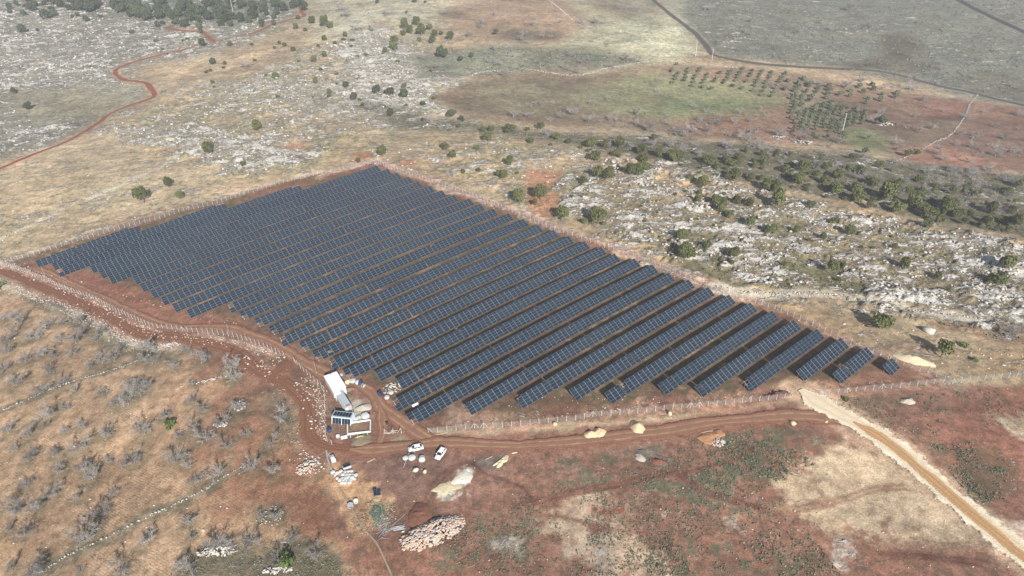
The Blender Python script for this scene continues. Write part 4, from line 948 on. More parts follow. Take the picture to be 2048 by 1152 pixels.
plants(Z3, 'bare', 'fields', [(115,607,46),(160,675,62),(245,695,62),(105,740,72),(195,735,72),(15,755,62),(450,745,62),(415,775,82),(595,755,72),(500,625,36),(540,665,46),(445,685,46),(600,697,42),(370,665,32),(350,695,32),(740,775,92),(950,795,74),(1080,455,52),(985,488,62),(830,470,52),(1200,500,46),(1265,495,42),(1440,565,52),(1460,610,46),(1550,630,46),(1385,660,46),(1630,565,46),(1280,580,42),(1480,725,52),(1410,740,52),(1340,730,46),(1290,705,42),(1290,815,62),(1195,640,52),(1660,660,52),(1780,635,42),(1850,715,46),(1980,650,52),(1740,770,52),(1720,830,62),(1850,870,84),(1500,870,52),(1700,920,52),(1550,905,52),(1600,970,62),(1460,980,72),(1815,960,60),(1900,780,60),(1960,860,60),(1650,760,50),(470,820,80),(300,830,70),(1010,45,60),(210,40,60),(350,490,44),(570,490,40)], 1.12)
plants(Z3, 'pale', 'fields', [(1155,685,72),(1360,490,84),(1125,785,60)], 1.1)
plants(Z4, 'bare', 'terrace', [(130,740,90),(60,830,110),(200,820,92),(265,760,82),(365,755,62),(465,735,92),(350,850,62),(430,920,72),(265,915,92),(150,960,92),(50,910,82),(315,945,62),(290,1025,72),(30,1010,82),(520,1000,62),(590,965,92),(660,955,92),(1000,1000,72),(1180,955,84),(1130,930,52),(1110,1105,52),(440,850,92),(480,800,72),(580,800,62),(560,840,62),(880,975,84),(820,960,62),(370,1090,84),(100,1090,104),(240,1130,84),(770,1110,104),(840,1120,84),(1080,910,52),(100,700,70),(20,720,70),(700,900,60)], 1.12)
plants(Z4, 'pale', 'terrace', [(850,890,104),(1350,1000,112),(1360,1060,84)], 1.1)
plants(L1, 'bare', 'terrace', [(270,205,112),(50,295,92),(170,320,84),(195,425,112),(90,410,62),(320,430,82),(355,510,92),(460,390,102),(500,500,102),(620,310,92),(840,300,112),(740,115,124),(680,130,92),(830,55,92),(580,85,62),(440,75,52),(370,165,62),(480,265,62),(375,310,62),(260,280,42),(775,460,112),(1020,440,124),(1090,505,62),(1130,580,84),(1260,545,92),(1190,335,102),(1120,285,82),(1030,330,62),(1170,180,84),(1110,125,72),(1310,380,82),(1300,230,102),(1380,165,92),(1430,320,62),(1570,370,92),(1630,215,112),(1570,530,92),(1450,500,100),(1090,820,92),(850,920,102),(600,760,112),(100,720,124),(205,740,102),(145,880,102),(60,870,62),(300,650,102),(440,690,62),(650,660,62),(160,610,82),(240,1040,102),(190,1120,132),(75,1090,82),(470,1110,52),(710,1090,124),(1250,940,132),(1330,960,82),(1450,920,112),(1110,910,62),(1080,1070,132),(1680,910,92),(1830,1000,112),(1600,1060,92),(1500,790,62),(1600,790,82),(960,210,72),(630,470,52)], 1.12)
plants(L1, 'thorn', 'terrace', [(510,895,150)], 1.1, 1.2)
plants(L1, 'pale', 'terrace', [(535,555,112)], 1.1)
plants(L1, 'fresh', 'terrace', [(980,270,64),(1650,1050,96)], 1.0, 1.3); plants(Z4, 'fresh', 'terrace', [(5,540,60)])
# --- olive plantation: scattered young trees above, dense block below
ZO = (1340, 100, 8.533); ZD = (1560, 180, 10.24)
plants(ZO, 'olive', 'grove', [(x, y, 76) for x, y in [(115,240),(50,320),(25,360),(150,390),(105,440),(90,490),(45,550),(315,320),(300,365),(275,410),(265,460),(235,515),(480,350),(520,315),(435,430),(415,480),(395,540),(370,605),(635,415),(615,460),(590,505),(555,555),(540,630),(785,475),(750,530),(845,395),(705,660),(1035,360),(1010,405),(985,455),(955,505),(915,550),(1195,380),(1165,420),(1150,465),(1120,520),(1065,610),(1245,315),(1410,340),(1380,395),(1350,440),(1295,535),(1230,655),(1570,355),(1545,405),(1515,450),(1495,505),(1470,545),(1435,605),(1410,685),(1730,380),(1710,430),(1690,470),(1660,520),(1630,565),(1615,630),(1585,700),(1560,765),(1960,400),(1915,450),(1885,495),(1855,535),(1830,590),(1790,650),(1770,715),(1730,785),(2010,530),(1965,665)]], 1.0, .95)
plants(Z3, 'olive', 'grove', [(x, y, 34) for x, y in [(655,465),(715,480),(740,452),(715,500),(640,510),(780,495),(775,480),(760,525),(830,505),(825,525),(800,550),(890,495),(895,515),(880,535),(880,560),(955,540),(1020,520),(1015,548),(1065,495),(1085,525),(1145,510),(1120,565),(1140,485),(1200,540),(1185,570),(1285,535),(1270,555),(1110,590),(695,520),(700,545),(740,550),(680,565),(730,570),(780,575)]], 1.0, .95)
COLS = [[(310,225),(310,275),(290,335),(280,395),(240,455),(225,550)], [(440,250),(445,305),(390,450),(370,545),(350,610),(310,660)], [(550,410),(545,465),(530,515),(515,575),(475,635),(460,680),(440,735),(430,785)], [(735,325),(715,375),(700,420),(680,475),(655,525),(645,580),(620,635),(600,700),(585,745),(545,815)], [(900,285),(880,330),(860,395),(845,435),(835,495),(810,545),(790,600),(765,655),(735,725),(715,785)], [(1060,235),(1045,300),(1035,360),(980,465),(970,505),(945,570),(935,625),(915,680),(890,745)], [(1145,370),(1145,425),(1115,470),(1090,585),(1080,640),(1065,700),(1050,765),(1030,830)], [(1280,330),(1270,385),(1265,460),(1260,510),(1250,610),(1220,660),(1215,710),(1205,770),(1180,845)], [(1430,350),(1430,460),(1430,510),(1420,560),(1410,610),(1390,670),(1375,745)], [(1570,375),(1580,415),(1575,490),(1560,540),(1560,590),(1545,640),(1520,660)], [(1730,445),(1725,490),(1710,545),(1705,600),(1680,670)], [(290,780),(280,840),(675,905),(790,965),(985,950),(1310,890),(1310,950)]]
for ci, cl in enumerate(COLS):
    for ri, (x, y) in enumerate(cl):
        r = plant(1560+x/10.24, 180+y/10.24, 108/10.24, 'olive', None, 1.0, 1.0)
        where = f"{ordw(ri)} from the back in the {ordw(ci)} column of the dense olive block" if ci < 11 else f"{ordw(ri)} from the left in the loose line below the dense olive block"
        tag(r, 'grey-green olive tree, '+where, 'olive tree', 'olive trees planted in the dense block')
# --- weeds and fallen twigs darken the soil under the terrace trees
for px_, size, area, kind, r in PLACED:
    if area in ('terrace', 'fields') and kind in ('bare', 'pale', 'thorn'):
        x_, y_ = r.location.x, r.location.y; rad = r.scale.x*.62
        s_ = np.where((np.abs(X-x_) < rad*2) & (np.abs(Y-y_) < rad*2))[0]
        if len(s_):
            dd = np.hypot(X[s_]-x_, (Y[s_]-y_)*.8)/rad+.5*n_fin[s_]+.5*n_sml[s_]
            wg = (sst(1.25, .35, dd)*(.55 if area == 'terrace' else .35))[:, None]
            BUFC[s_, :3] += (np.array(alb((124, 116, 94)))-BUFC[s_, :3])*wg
if LITE_OAK:
    arr = [tree_arrays((q[1],))[0] for q in DARKS[:3]]; mbt = MB()
    for i_, (p, rz, d, hz) in enumerate(LITE_OAK):
        ca, sa = math.cos(rz)*d, math.sin(rz)*d; V, Fc = arr[i_ % 3]
        mbt.add(np.stack([V[:, 0]*ca-V[:, 1]*sa+p[0], V[:, 0]*sa+V[:, 1]*ca+p[1], V[:, 2]*hz+p[2]], -1).tolist(), Fc)
    tag(mbt.build('low_oak_scrub', M_OAK), kind='stuff')
if LITE:
    arrs = [tree_arrays(q) for q in LITES]; mbt = MB()
    for i_, (p, rz, d, hz) in enumerate(LITE):
        ca, sa = math.cos(rz)*d, math.sin(rz)*d
        for V, Fc in arrs[i_ % 4]:
            W_ = np.stack([V[:, 0]*ca-V[:, 1]*sa+p[0], V[:, 0]*sa+V[:, 1]*ca+p[1], V[:, 2]*hz+p[2]], -1); mbt.add(W_.tolist(), Fc)
    tag(mbt.build('bare_thicket', M_TWIG), kind='stuff')
GROUND_ME.attributes['soil'].data.foreach_set('color', BUFC.ravel())
# --- labels: look first, then the place it stands and its order there
AREA = {'top': 'on the grey heath at top right', 'karst': 'by the red track', 'tan': 'on the tan slope behind the farm', 'mid': 'among rocks behind the farm', 'belt': 'in the dark belt above the plateau', 'strip': 'on the bare tan strip behind the fence', 'plateau': 'on the white rocky plateau', 'right': 'below the stony path on the right', 'front': 'beside the pale road', 'forest': 'in the dark wood at the top left', 'fields': 'on the far fields', 'terrace': 'on the ploughed terraces', 'grove': 'in the loose olive rows'}
LOOK = {'oak': 'rounded green oak bush', 'dark': 'dark evergreen bush', 'olive': 'young olive tree', 'fresh': 'low bright green shrub', 'bare': 'leafless grey tree', 'pale': 'bleached leafless tree', 'thorn': 'grey thorn bush'}
CATN = {'oak': 'bush', 'dark': 'bush', 'olive': 'olive tree', 'fresh': 'shrub', 'bare': 'tree', 'pale': 'tree', 'thorn': 'bush'}
byk = {}
for px_, size, area, kind, r in PLACED:
    if area: byk.setdefault((area, kind), []).append((px_, size, r))
for (area, kind), L in byk.items():
    L.sort(key=lambda t: t[0])
    for i, (px_, size, r) in enumerate(L):
        lab = f"{LOOK[kind]} {AREA[area]}" if len(L) == 1 else f"{LOOK[kind]} {AREA[area]}, {ordw(i)} from left"
        tag(r, lab, CATN[kind], (f"{LOOK[kind].split(' ', 1)[1] if kind != 'dark' else 'evergreen bush'} plants {AREA[area]}" if len(L) > 1 else None))
# --- low weeds as ground cover in the red fields and between the rocks
def tufts(name, polys, mats, seed, smin, smax):
    g = np.random.default_rng(seed); V = []; Fq = []; mi = []
    for poly, n in polys:
        for a, b in scatter_px(poly, n, seed+len(V)):
            p = at(a, b)
            if vnoise(np.array([p[0]/7.]), np.array([p[1]/7.]), 4)[0]*.45+vnoise(np.array([p[0]/2.2]), np.array([p[1]/2.2]), 6)[0]*.3+.25*g.random() < .48: continue
            s = g.uniform(smin, smax)
            k = g.integers(0, len(mats))
            for _ in range(4):
                d = g.normal(size=3)*np.array([.5, .5, .25])*s; c = p+np.array([d[0], d[1], abs(d[2])+.05])
                u = g.normal(size=3); u /= np.linalg.norm(u); v = np.cross(u, g.normal(size=3)); v /= np.linalg.norm(v)
                q = s*.42; n0 = len(V); V += [c-u*q, c-v*q, c+u*q, c+v*q]; Fq.append((n0, n0+1, n0+2, n0+3)); mi.append(k)
    me = np_mesh(name, V, Fq, mats); me.polygons.foreach_set('material_index', np.array(mi, np.int32))
    return tag(link(name, me), kind='stuff')
M_WEED = leaf_mat('weeds', (0.10, 0.12, 0.065), (0.20, 0.22, 0.13), 0)
M_STRAW = leaf_mat('straw', (0.30, 0.25, 0.16), (0.44, 0.37, 0.25), 0)
M_WEED3 = leaf_mat('dull_weeds', (0.12, 0.115, 0.075), (0.21, 0.20, 0.14), 0)
M_WEED2 = leaf_mat('grey_weeds', (0.13, 0.14, 0.11), (0.25, 0.25, 0.20), 0)
tufts('weeds', [([(860,1085),(1090,965),(1300,905),(1400,872),(1560,862),(1630,930),(1490,1000),(1300,1015),(1400,1152),(880,1152)], 5200), ([(1290,1020),(1560,1000),(1690,1152),(1250,1152)], 2200), ([(1860,890),(1960,880),(2020,930),(2010,1000),(1950,1010),(1890,930)], 1500), ([(1430,880),(1560,870),(1600,930),(1560,960),(1470,945)], 1200), ([(340,1152),(390,1095),(480,1082),(640,1092),(720,1152)], 900), ([(1620,800),(1900,785),(2048,780),(2048,860),(1800,880)], 900)], [M_WEED, M_WEED2, M_WEED3], 71, .18, .5)
tufts('hillside_scrub', [([(1020,395),(1150,330),(1300,345),(1500,400),(1700,430),(2048,500),(2048,690),(1880,650),(1700,615),(1500,580),(1380,540),(1250,480),(1120,440)], 2600), ([(740,205),(1050,255),(1400,280),(1750,318),(2048,352),(2048,470),(1700,405),(1300,325),(960,265)], 1800), ([(0,90),(300,120),(260,180),(180,260),(0,330)], 900)], [M_WEED, M_WEED3, M_OAK], 72, .4, 1.1)
tufts('heath_scrub', [([(1400,20),(1920,10),(2040,70),(2040,195),(1850,165),(1560,128),(1440,108)], 1500), ([(1900,0),(2048,0),(2048,50)], 120), ([(860,100),(1180,95),(1300,125),(960,155)], 500)], [M_WEED3, M_TWIG, M_WEED3], 74, .7, 2.0)
tufts('scrub_stalks', [([(740,1000),(790,1005),(795,1060),(720,1075),(700,1040)], 260), ([(0,590),(150,630),(330,705),(300,720),(100,640)], 300), ([(540,760),(600,800),(605,895),(560,880)], 240)], [M_WEED2, M_STRAW], 73, .2, .5)
# ------------------------------------------------------------------ site buildings and things
M_WHITE = simple_mat('white_painted_metal', (0.80, 0.81, 0.82), .5, .05, .6, .3)
M_GREYM = simple_mat('grey_roof_sheet', (0.34, 0.37, 0.40), .5, .08, .6, .4)
M_PALEB = simple_mat('pale_blue_container_paint', (0.46, 0.58, 0.63), .5, .10, .8, .4)
M_WALL = simple_mat('dirty_white_wall', (0.55, 0.53, 0.50), .8, .15, .8, .2)
M_DGL = simple_mat('dark_window_glass', (0.02, 0.025, 0.03), .12, .1, .5, .6)
M_RUST = simple_mat('faded_red_paint', (0.42, 0.18, 0.15), .7, .2, 1, .3)
M_WOOD = simple_mat('weathered_timber', (0.46, 0.36, 0.26), .9, .2, 2, .1)
M_CEM = simple_mat('bare_concrete', (0.34, 0.33, 0.31), .9, .15, 1.5, .15)
M_SACK = simple_mat('white_sackcloth', (0.52, 0.52, 0.50), .85, .12, 2, .15, objvar=.12)
M_SACKG = simple_mat('grey_sackcloth', (0.42, 0.43, 0.44), .85, .15, 2, .15, objvar=.15)
M_TARP = simple_mat('blue_grey_tarpaulin', (0.28, 0.36, 0.42), .6, .2, 1, .3)
M_BLUE = simple_mat('dark_blue_plastic', (0.04, 0.06, 0.13), .45, .2, 1, .4)
M_BLACK = simple_mat('black_plastic', (0.02, 0.02, 0.022), .5, .2, 1, .3)
M_PIPE = simple_mat('grey_blue_plastic_pipe', (0.40, 0.47, 0.52), .5, .15, 1, .3)
M_STEELB = simple_mat('bright_steel_section', (0.62, 0.66, 0.68), .4, .1, 1, .4, .4)
M_NET = simple_mat('green_netting', (0.10, 0.135, 0.105), .8, .3, 2, .1)
def roofbox(name, A, B, D, h, label, cat, mats, dz=0.0, base_drop=.25):
    """rectangular body whose roof corners A,B (one edge) and D (next to A) are seen at photo points; returns root, L, Wd"""
    a, b_, d = at(*A, dz=h), at(*B, dz=h), at(*D, dz=h)
    ux = (b_-a)[:2]; L = float(np.linalg.norm(ux)); ang = math.atan2(ux[1], ux[0])
    n = np.array([-ux[1], ux[0]])/L; Wd = float((d-a)[:2]@n)
    c = a[:2]+ux/2+n*Wd/2; z = gz(*c)
    return empty(name, (c[0], c[1], z), ang, label, cat), L, abs(Wd)
# white flat-roofed shed
r, L, Wd = roofbox('site_shed', (647.1,752.6), (673.2,742.3), (658.1,786.3), 3.0, 'white flat-roofed shed, largest building beside the row ends', 'shed', None)
b = MB(); b.box((0, 0, 1.35), (L-.3, Wd-.3, 3.0)); b.build('wall', M_WALL, r)
b = MB(); b.box((0, 0, 2.95), (L, Wd, .16)); b.box((0, 0, 3.045), (L-.18, Wd-.18, .03)); b.build('roof', M_WHITE, r)
b = MB(); b.box((L/2-.13, -.8, 1.0), (.08, 1.0, 2.0)); b.build('door', M_GREYM, r)
for y in (-2.6, 1.2, 3.0):
    b = MB(); b.box((L/2-.13, y, 1.6), (.07, 1.1, .9)); wn = b.build('window', M_DGL, r)
    b = MB(); b.box((L/2-.12, y, 1.12), (.12, 1.3, .08)); b.build('sill', M_WHITE, wn)
b = MB(); b.box((-1.1, -Wd/2-.9, 2.55), (1.9, 1.8, .10)); b.box((-1.9, -Wd/2-1.65, 1.2), (.10, .10, 2.6)); b.box((-.3, -Wd/2-1.65, 1.2), (.10, .10, 2.6)); b.build('porch_canopy', M_WHITE, r)
b = MB(); b.box((0, Wd/2-.5, 3.10), (.5, .5, .25)); b.build('roof_vent', M_GREYM, r)
# grey container behind it
r, L, Wd = roofbox('grey_container', (669.8,783.3), (682.8,778.0), (679.3,820.7), 2.5, 'long grey container with faded red end, touching the white shed', 'container', None)
b = MB(); b.box((0, 0, 1.2), (L-.06, Wd-.06, 2.4))
for k in range(24): b.box((L/2-.02, -Wd/2+.3+k*(Wd-.6)/23, 1.2), (.06, .14, 2.2)); b.box((-L/2+.02, -Wd/2+.3+k*(Wd-.6)/23, 1.2), (.06, .14, 2.2))
b.build('body', M_GREYM, r)
b = MB(); b.box((0, 0, 2.44), (L, Wd, .10)); b.build('roof', simple_mat('light_grey_sheet', (0.42, 0.47, 0.50), .5, .06, .6, .4), r)
b = MB(); b.box((.15, -Wd/2+.9, 2.50), (L*.6, .9, .02)); b.build('faded_patch', M_RUST, r)
b = MB(); b.box((-.55, -Wd/2-.03, 1.2), (1.0, .06, 2.2)); d1 = b.build('door', M_WALL, r)
b = MB(); b.box((-.12, -Wd/2-.09, 1.2), (.05, .06, 1.4)); b.build('handle', M_STEEL, d1)
# pale blue container with modules on the roof and the front
r, L, Wd = roofbox('solar_container', (663.5,833.8), (701.5,837.0), (666.8,822.2), 2.35, 'pale blue site container carrying dark solar modules on roof and front', 'container', None)
L = 6.1; Wd = 2.45; rr = r.rotation_euler.z
b = MB(); b.box((0, 0, 1.2), (L-.1, Wd-.1, 2.3))
for k in range(8):
    b.box((L/2-.02, -Wd/2+.3+k*(Wd-.6)/7, 1.2), (.06, .14, 2.1))
b.build('body', M_PALEB, r)
b = MB()
for x in (-L/2, L/2):
    for y in (-Wd/2, Wd/2): b.box((x, y, 1.25), (.16, .16, 2.5))
for y in (-Wd/2, Wd/2): b.box((0, y, 2.42), (L+.2, .16, .16)); b.box((0, y, .1), (L+.2, .16, .16))
for x in (-L/2, L/2): b.box((x, 0, 2.42), (.16, Wd+.2, .16))
b.build('frame', M_PALEB, r)
for k in range(6):
    b = MB(); b.box((-2.35+k*.94, .0, 2.56), (.92, 1.9, .05), mat=0); b.box((-2.35+k*.94, .0, 2.59), (.86, 1.84, .012), mat=1); b.build('roof_module', [M_FRAME, M_GLASS], r)
for k in range(2):
    for j in range(3):
        b = MB(); M_ = Matrix.Rotation(math.radians(-62), 3, 'X'); c = (-2.35+k*2.9+j*.94, -Wd/2-.42, 1.30)
        b.box(c, (.92, .05, 1.95), M=Matrix.Rotation(math.radians(-24), 3, 'X'), mat=0); b.box((c[0], c[1]-.035, c[2]+.016), (.86, .012, 1.86), M=Matrix.Rotation(math.radians(-24), 3, 'X'), mat=1)
        b.build('front_module', [M_FRAME, M_GLASS], r)
b = MB()
for x in (-L/2+.05, 0.12, L/2-.05): b.box((x, -Wd/2-.45, 1.25), (.12, .10, 2.25), M=Matrix.Rotation(math.radians(-24), 3, 'X'))
b.box((0, -Wd/2-.06, 2.25), (L, .14, .12)); b.build('module_bracket', M_WHITE, r)
for x in (-L/2+.1, L/2-.2):
    b = MB(); b.tube((x, Wd/2, 2.4), (x, Wd/2, 3.9), .04, n=5); b.build('corner_mast', M_STEEL, r)
# concrete ring beam of an unbuilt cabin
A, B, Cc, D = at(695.3,847.8), at(741.3,840.6), at(740.8,863.8), at(695.6,869.8)
cen = (A+B+Cc+D)/4; r = empty('foundation_frame', cen, 0, 'white rectangular concrete foundation frame open in the middle', 'foundation')
for p0, p1 in ((A, B), (B, Cc), (Cc, D), (D, A)):
    b = MB(); d = p1-p0; Lb = np.linalg.norm(d[:2]); m_ = (p0+p1)/2-cen
    b.box((m_[0], m_[1], .22), (Lb+.24, .30, .60), math.atan2(d[1], d[0])); b.build('beam', simple_mat('fresh_concrete', (0.72, 0.72, 0.70), .8, .06, 1, .2) if p0 is A else bpy.data.materials['fresh_concrete'], r)
for f in (.13, .45, .88):
    q = D+(Cc-D)*f-cen; b = MB(); b.box((q[0]+.1, q[1]-.7, .15), (.16, 1.0, .45), .1); b.build('stub', bpy.data.materials['fresh_concrete'], r)
# heaps
def heap(name, label, cat, px, py, rx, ry, h, rot, mat, seed=1, rough=.25, group=None, ridges=0):
    p = at(px, py); nr, na = 9, 30; V = [(0, 0, h*(.95))]; Fc = []
    for i in range(1, nr+1):
        t = i/nr
        for j in range(na):
            a = 6.283*j/na; n0 = 1+rough*float(fbm([math.cos(a)*1.5+seed*7], [math.sin(a)*1.5], 1, seed, 3)[0])*1.6
            x, y = rx*t*n0*math.cos(a), ry*t*n0*math.sin(a)
            z = h*(1-t)**.8*(1+rough*1.5*float(fbm([x*1.3+seed*9], [y*1.3], 1.6, seed+3, 3)[0]))-(.25 if i == nr else 0)
            if ridges: z += .12*math.sin(y*4.2+.6*math.cos(x*2))*(1-t)
            V.append((x, y, z))
    for j in range(na): Fc.append((0, 1+j, 1+(j+1) % na))
    for i in range(nr-1):
        for j in range(na):
            a, c = 1+i*na+j, 1+i*na+(j+1) % na; Fc.append((a, a+na, c+na, c))
    me = bpy.data.meshes.new(name); me.from_pydata(V, [], Fc); me.materials.append(mat); me.polygons.foreach_set('use_smooth', [True]*len(Fc))
    return tag(link(name, me, None, (p[0], p[1], p[2]-.02), rot), label, cat, group)
def soil(name, c, var=.25): return simple_mat(name, alb(c), .95, var, 1.6, .1, bump=.6)
M_SANDY = soil('peach_sand', (236,202,164), .10); M_SPOIL = soil('pale_spoil', (222,206,172), .2); M_CHALK = soil('white_chalk', (236,230,214), .12)
M_SANDG = soil('grey_sand', (142,130,108)); M_SANDT = soil('tan_sand', (192,174,132), .12); M_EARTH = soil('dark_red_earth', (136,96,80), .3); M_GREYS = soil('grey_gravel', (190,182,168))
heap('sand_heap', 'yellow sand heap by the main road, left one of two', 'sand heap', 1182, 870, 2.6, 1.9, 1.3, .2, M_SANDY, 2, group=None); heap('sand_heap', 'small yellow sand lobe spilling from the left sand heap', 'sand heap', 1197, 866, 2.3, 2.2, 1.4, .9, M_SANDY, 5)
heap('sand_heap', 'tall rounded yellow sand heap by the main road, right one', 'sand heap', 1275, 856, 2.3, 2.7, 1.8, .3, M_SANDY, 3)
heap('spoil_heap', 'large pale spoil heap outside the right fence corner', 'spoil heap', 1826, 720, 6.4, 2.8, 1.7, -.55, M_SPOIL, 4)
heap('spoil_heap', 'small grey-white spoil heap beside the dug pit on the right', 'spoil heap', 1816, 803, 2.4, 1.5, 1.0, .1, M_GREYS, 6)
heap('sand_heap', 'round grey sand heap with tan top below the foundation frame', 'sand heap', 722, 880, 3.9, 2.8, .8, .1, M_SANDG, 7); heap('sand_heap', 'tan sand cap on the grey heap below the foundation frame', 'sand heap', 721, 876, 2.3, 1.0, 1.15, .1, M_SANDT, 8)
heap('rubble_heap', 'pale grey rubble heap between the containers and the track', 'rubble heap', 729, 814, 2.7, 1.9, .9, .2, M_GREYS, 9)
heap('spoil_heap', 'brilliant white chalk heap on the yard south of the cars', 'spoil heap', 926, 956, 3.2, 2.8, .45, .5, M_CHALK, 10, .4); heap('spoil_heap', 'flat cream spoil spread left of the white chalk heap', 'spoil heap', 898, 972, 4.0, 2.2, .22, .4, M_SPOIL, 11, .5)
heap('spoil_heap', 'cream spoil streak on grey ground right of the white car', 'spoil heap', 1004, 922, 2.6, 1.0, .6, .8, M_SPOIL, 12, .6)
heap('earth_heap', 'dark ridged red earth mound above the stone heap', 'earth heap', 839, 1031, 3.4, 4.8, 1.0, .05, M_EARTH, 13, .18, ridges=1)
heap('earth_heap', 'small dark red earth pile in the grey patch right of centre', 'earth heap', 1319, 924, 2.4, 1.5, .7, -.4, M_EARTH, 14, .4)
heap('spoil_heap', 'whitish spoil heap with black pipe on the grey patch', 'spoil heap', 1280, 914, 1.3, 2.3, .9, .55, M_GREYS, 15)
heap('spoil_heap', 'pale tarp-like heap of spoil beside the shed, left part', 'spoil heap', 696, 764, 1.9, 1.5, 1.0, .5, M_SPOIL, 16, .5); heap('rubble_heap', 'low tan rubble heap right of the grey container', 'rubble heap', 696, 779, 1.9, 1.3, .6, .2, M_SANDG, 17, .5)
heap('brush_heap', 'brown dry brush heap on the front fence by the pale road', 'brush heap', 1556, 792, 3.6, 2.0, 1.2, .2, simple_mat('dry_brush', (0.17, 0.10, 0.075), .95, .5, 2.5, .05), 18, .6)
heap('spoil_heap', 'tan spoil heap with pink stones right of the main road', 'spoil heap', 1424, 874, 4.0, 2.2, .8, .3, soil('tan_spoil', (190,144,108)), 19, .5)
# stone heap with its stones
p = at(869, 1064); r = empty('stone_heap', p, 0, 'long heap of pinkish white stones by the dark earth mound', 'stone heap')
g = np.random.default_rng(77); S = []
while len(S) < 1150:
    x, y = g.uniform(-9, 9), g.uniform(-4, 4); ca, sa = math.cos(.42), math.sin(.42)
    e = (x/8.4)**2+(y/3.5)**2
    if e > 1.05+.25*g.random(): continue
    hgt_ = 1.5*(1-min(e, 1))**.7*(1+.35*float(fbm([x], [y], 2.2, 8, 2)[0]))
    S.append((x*ca-y*sa, x*sa+y*ca, hgt_*g.uniform(.82, 1.0), .30+.55*g.random()**2))
S.sort(key=lambda q: -q[3])
STN = [rocks_mesh('stone', np.zeros((1, 3)), np.array([1.0]), [m_], .75, 900+k) for k, m_ in enumerate([M_LIME, M_PINK, M_PINK, M_PINK, M_LIME2])]
for x, y, z, s in S[:300]:
    o = link('stone', rnd.choice(STN), r, (x, y, z), rnd.uniform(0, 6)); o.scale = (s*1.35, s*1.25, s*1.1)
me = rocks_mesh('stones', np.array([q[:3] for q in S[300:]]), np.array([q[3] for q in S[300:]])*1.15, [M_LIME, M_PINK], .8, 12, (g.random(len(S)-300) < .5).astype(int)); tag(link('small_stones', me, r), kind='stuff')
b = MB(); b.v = []; heapc = [(x, y, z*.8-.15) for x, y, z, s in S[:1]]
def stonepile(label, px, py, n, rx, ry, h, s0, s1, rot, mats, seed):
    g = np.random.default_rng(seed); p = at(px, py); P = []; Sz = []
    while len(P) < n:
        x, y = g.uniform(-1, 1), g.uniform(-1, 1); e = x*x+y*y
        if e > 1: continue
        X_, Y_ = x*rx, y*ry; s = g.uniform(s0, s1); P.append((X_*math.cos(rot)-Y_*math.sin(rot), X_*math.sin(rot)+Y_*math.cos(rot), h*(1-e)*g.uniform(.6, 1)+s*.15)); Sz.append(s)
    r = empty('stone_pile', p, 0, label, 'stone pile'); me = rocks_mesh('stones', np.array(P), np.array(Sz), mats, .7, seed, (g.random(n) < .4).astype(int)); tag(link('small_stones', me, r), kind='stuff'); return r
stonepile('pinkish stone pile on the tan spoil right of the main road', 1437, 886, 90, 2.0, 1.6, .9, .25, .7, .3, [M_LIME, M_PINK], 31)
stonepile('white stone pile in the dark green corner at the bottom left', 438, 1102, 150, 5.5, 1.6, .7, .3, .9, .08, [M_LIME, M_LIME2], 32)
stonepile('white stone pile beside the green shrub at the bottom left', 556, 1140, 110, 3.8, 1.1, .6, .3, .8, .1, [M_LIME, M_LIME2], 33)
stonepile('small stone pile under leafless trees left of the road bend', 478, 812, 60, 2.2, 2.4, .5, .3, .8, .2, [M_LIME, M_LIME2], 34)
stonepile('small round stone pile left of the road bend', 441, 850, 50, 2.2, 1.2, .5, .3, .8, .1, [M_LIME, M_LIME2], 35)
stonepile('short row of white stones on the upper terrace', 427, 759, 50, 5.5, .9, .4, .25, .7, .35, [M_LIME, M_LIME2], 36)
stonepile('scattered white stones inside the round grey patch below', 545, 1030, 40, 4.5, 3.4, .2, .25, .6, .1, [M_LIME, M_LIME2], 37)
stonepile('reddish stone pile at the left end of the white post fence by the road', 345, 690, 70, 2.8, 1.1, .8, .3, .8, .1, [M_LIME, M_PINK], 38)
stonepile('reddish rubble pile beside the boundary strip below the sheds', 615, 935, 150, 3.4, 2.6, .8, .3, .9, .6, [M_LIME, M_PINK], 39)
stonepile('pale limestone pile next to the olive block', 1769, 250, 60, 6.5, 3.0, 1.0, .5, 1.5, .1, [M_LIME, M_LIME2], 40)
stonepile('pale rock outcrop pile below the olive plantation, right one', 1600, 286, 50, 7.5, 3.5, .9, .5, 1.5, -.1, [M_LIME2, M_LIME], 41)
stonepile('pale rock outcrop pile below the olive plantation, left one', 1556, 276, 40, 6.5, 3.0, .8, .5, 1.4, .1, [M_LIME2, M_LIME], 42)
stonepile('bleached rubble pile at the row ends near the sheds', 785, 777, 70, 3.4, 2.6, .8, .3, .9, .4, [M_LIME, M_LIME2], 43)
for (px, py, s, lab) in ((1110,849,1.7,'tan boulder standing behind the front fence by the road'), (1585,848,1.8,'cream boulder right of the main road end, left one'), (1652,845,1.1,'small cream boulder right of the main road end'), (1340,829,2.2,'tan boulder pair behind the main dirt road'), (1856,664,4.6,'large pale boulder below the stony path'), (850,944,1.4,'grey boulder between the sacks and the ruts'), (806,1064,.9,'single round boulder left of the stone heap'), (832,942,1.9,'square tan slab lying below the white sacks'), (1833,400,5,'white outcrop boulder in the bush belt')):
    p = at(px, py); me = rocks_mesh('boulder', np.zeros((1, 3)), np.array([s]), [M_LIME if 'white' in lab or 'pale' in lab else M_PINK if False else M_SPOIL], .7, int(px)); tag(link('boulder', me, None, (p[0], p[1], p[2]+s*.15), 0), lab, 'boulder')
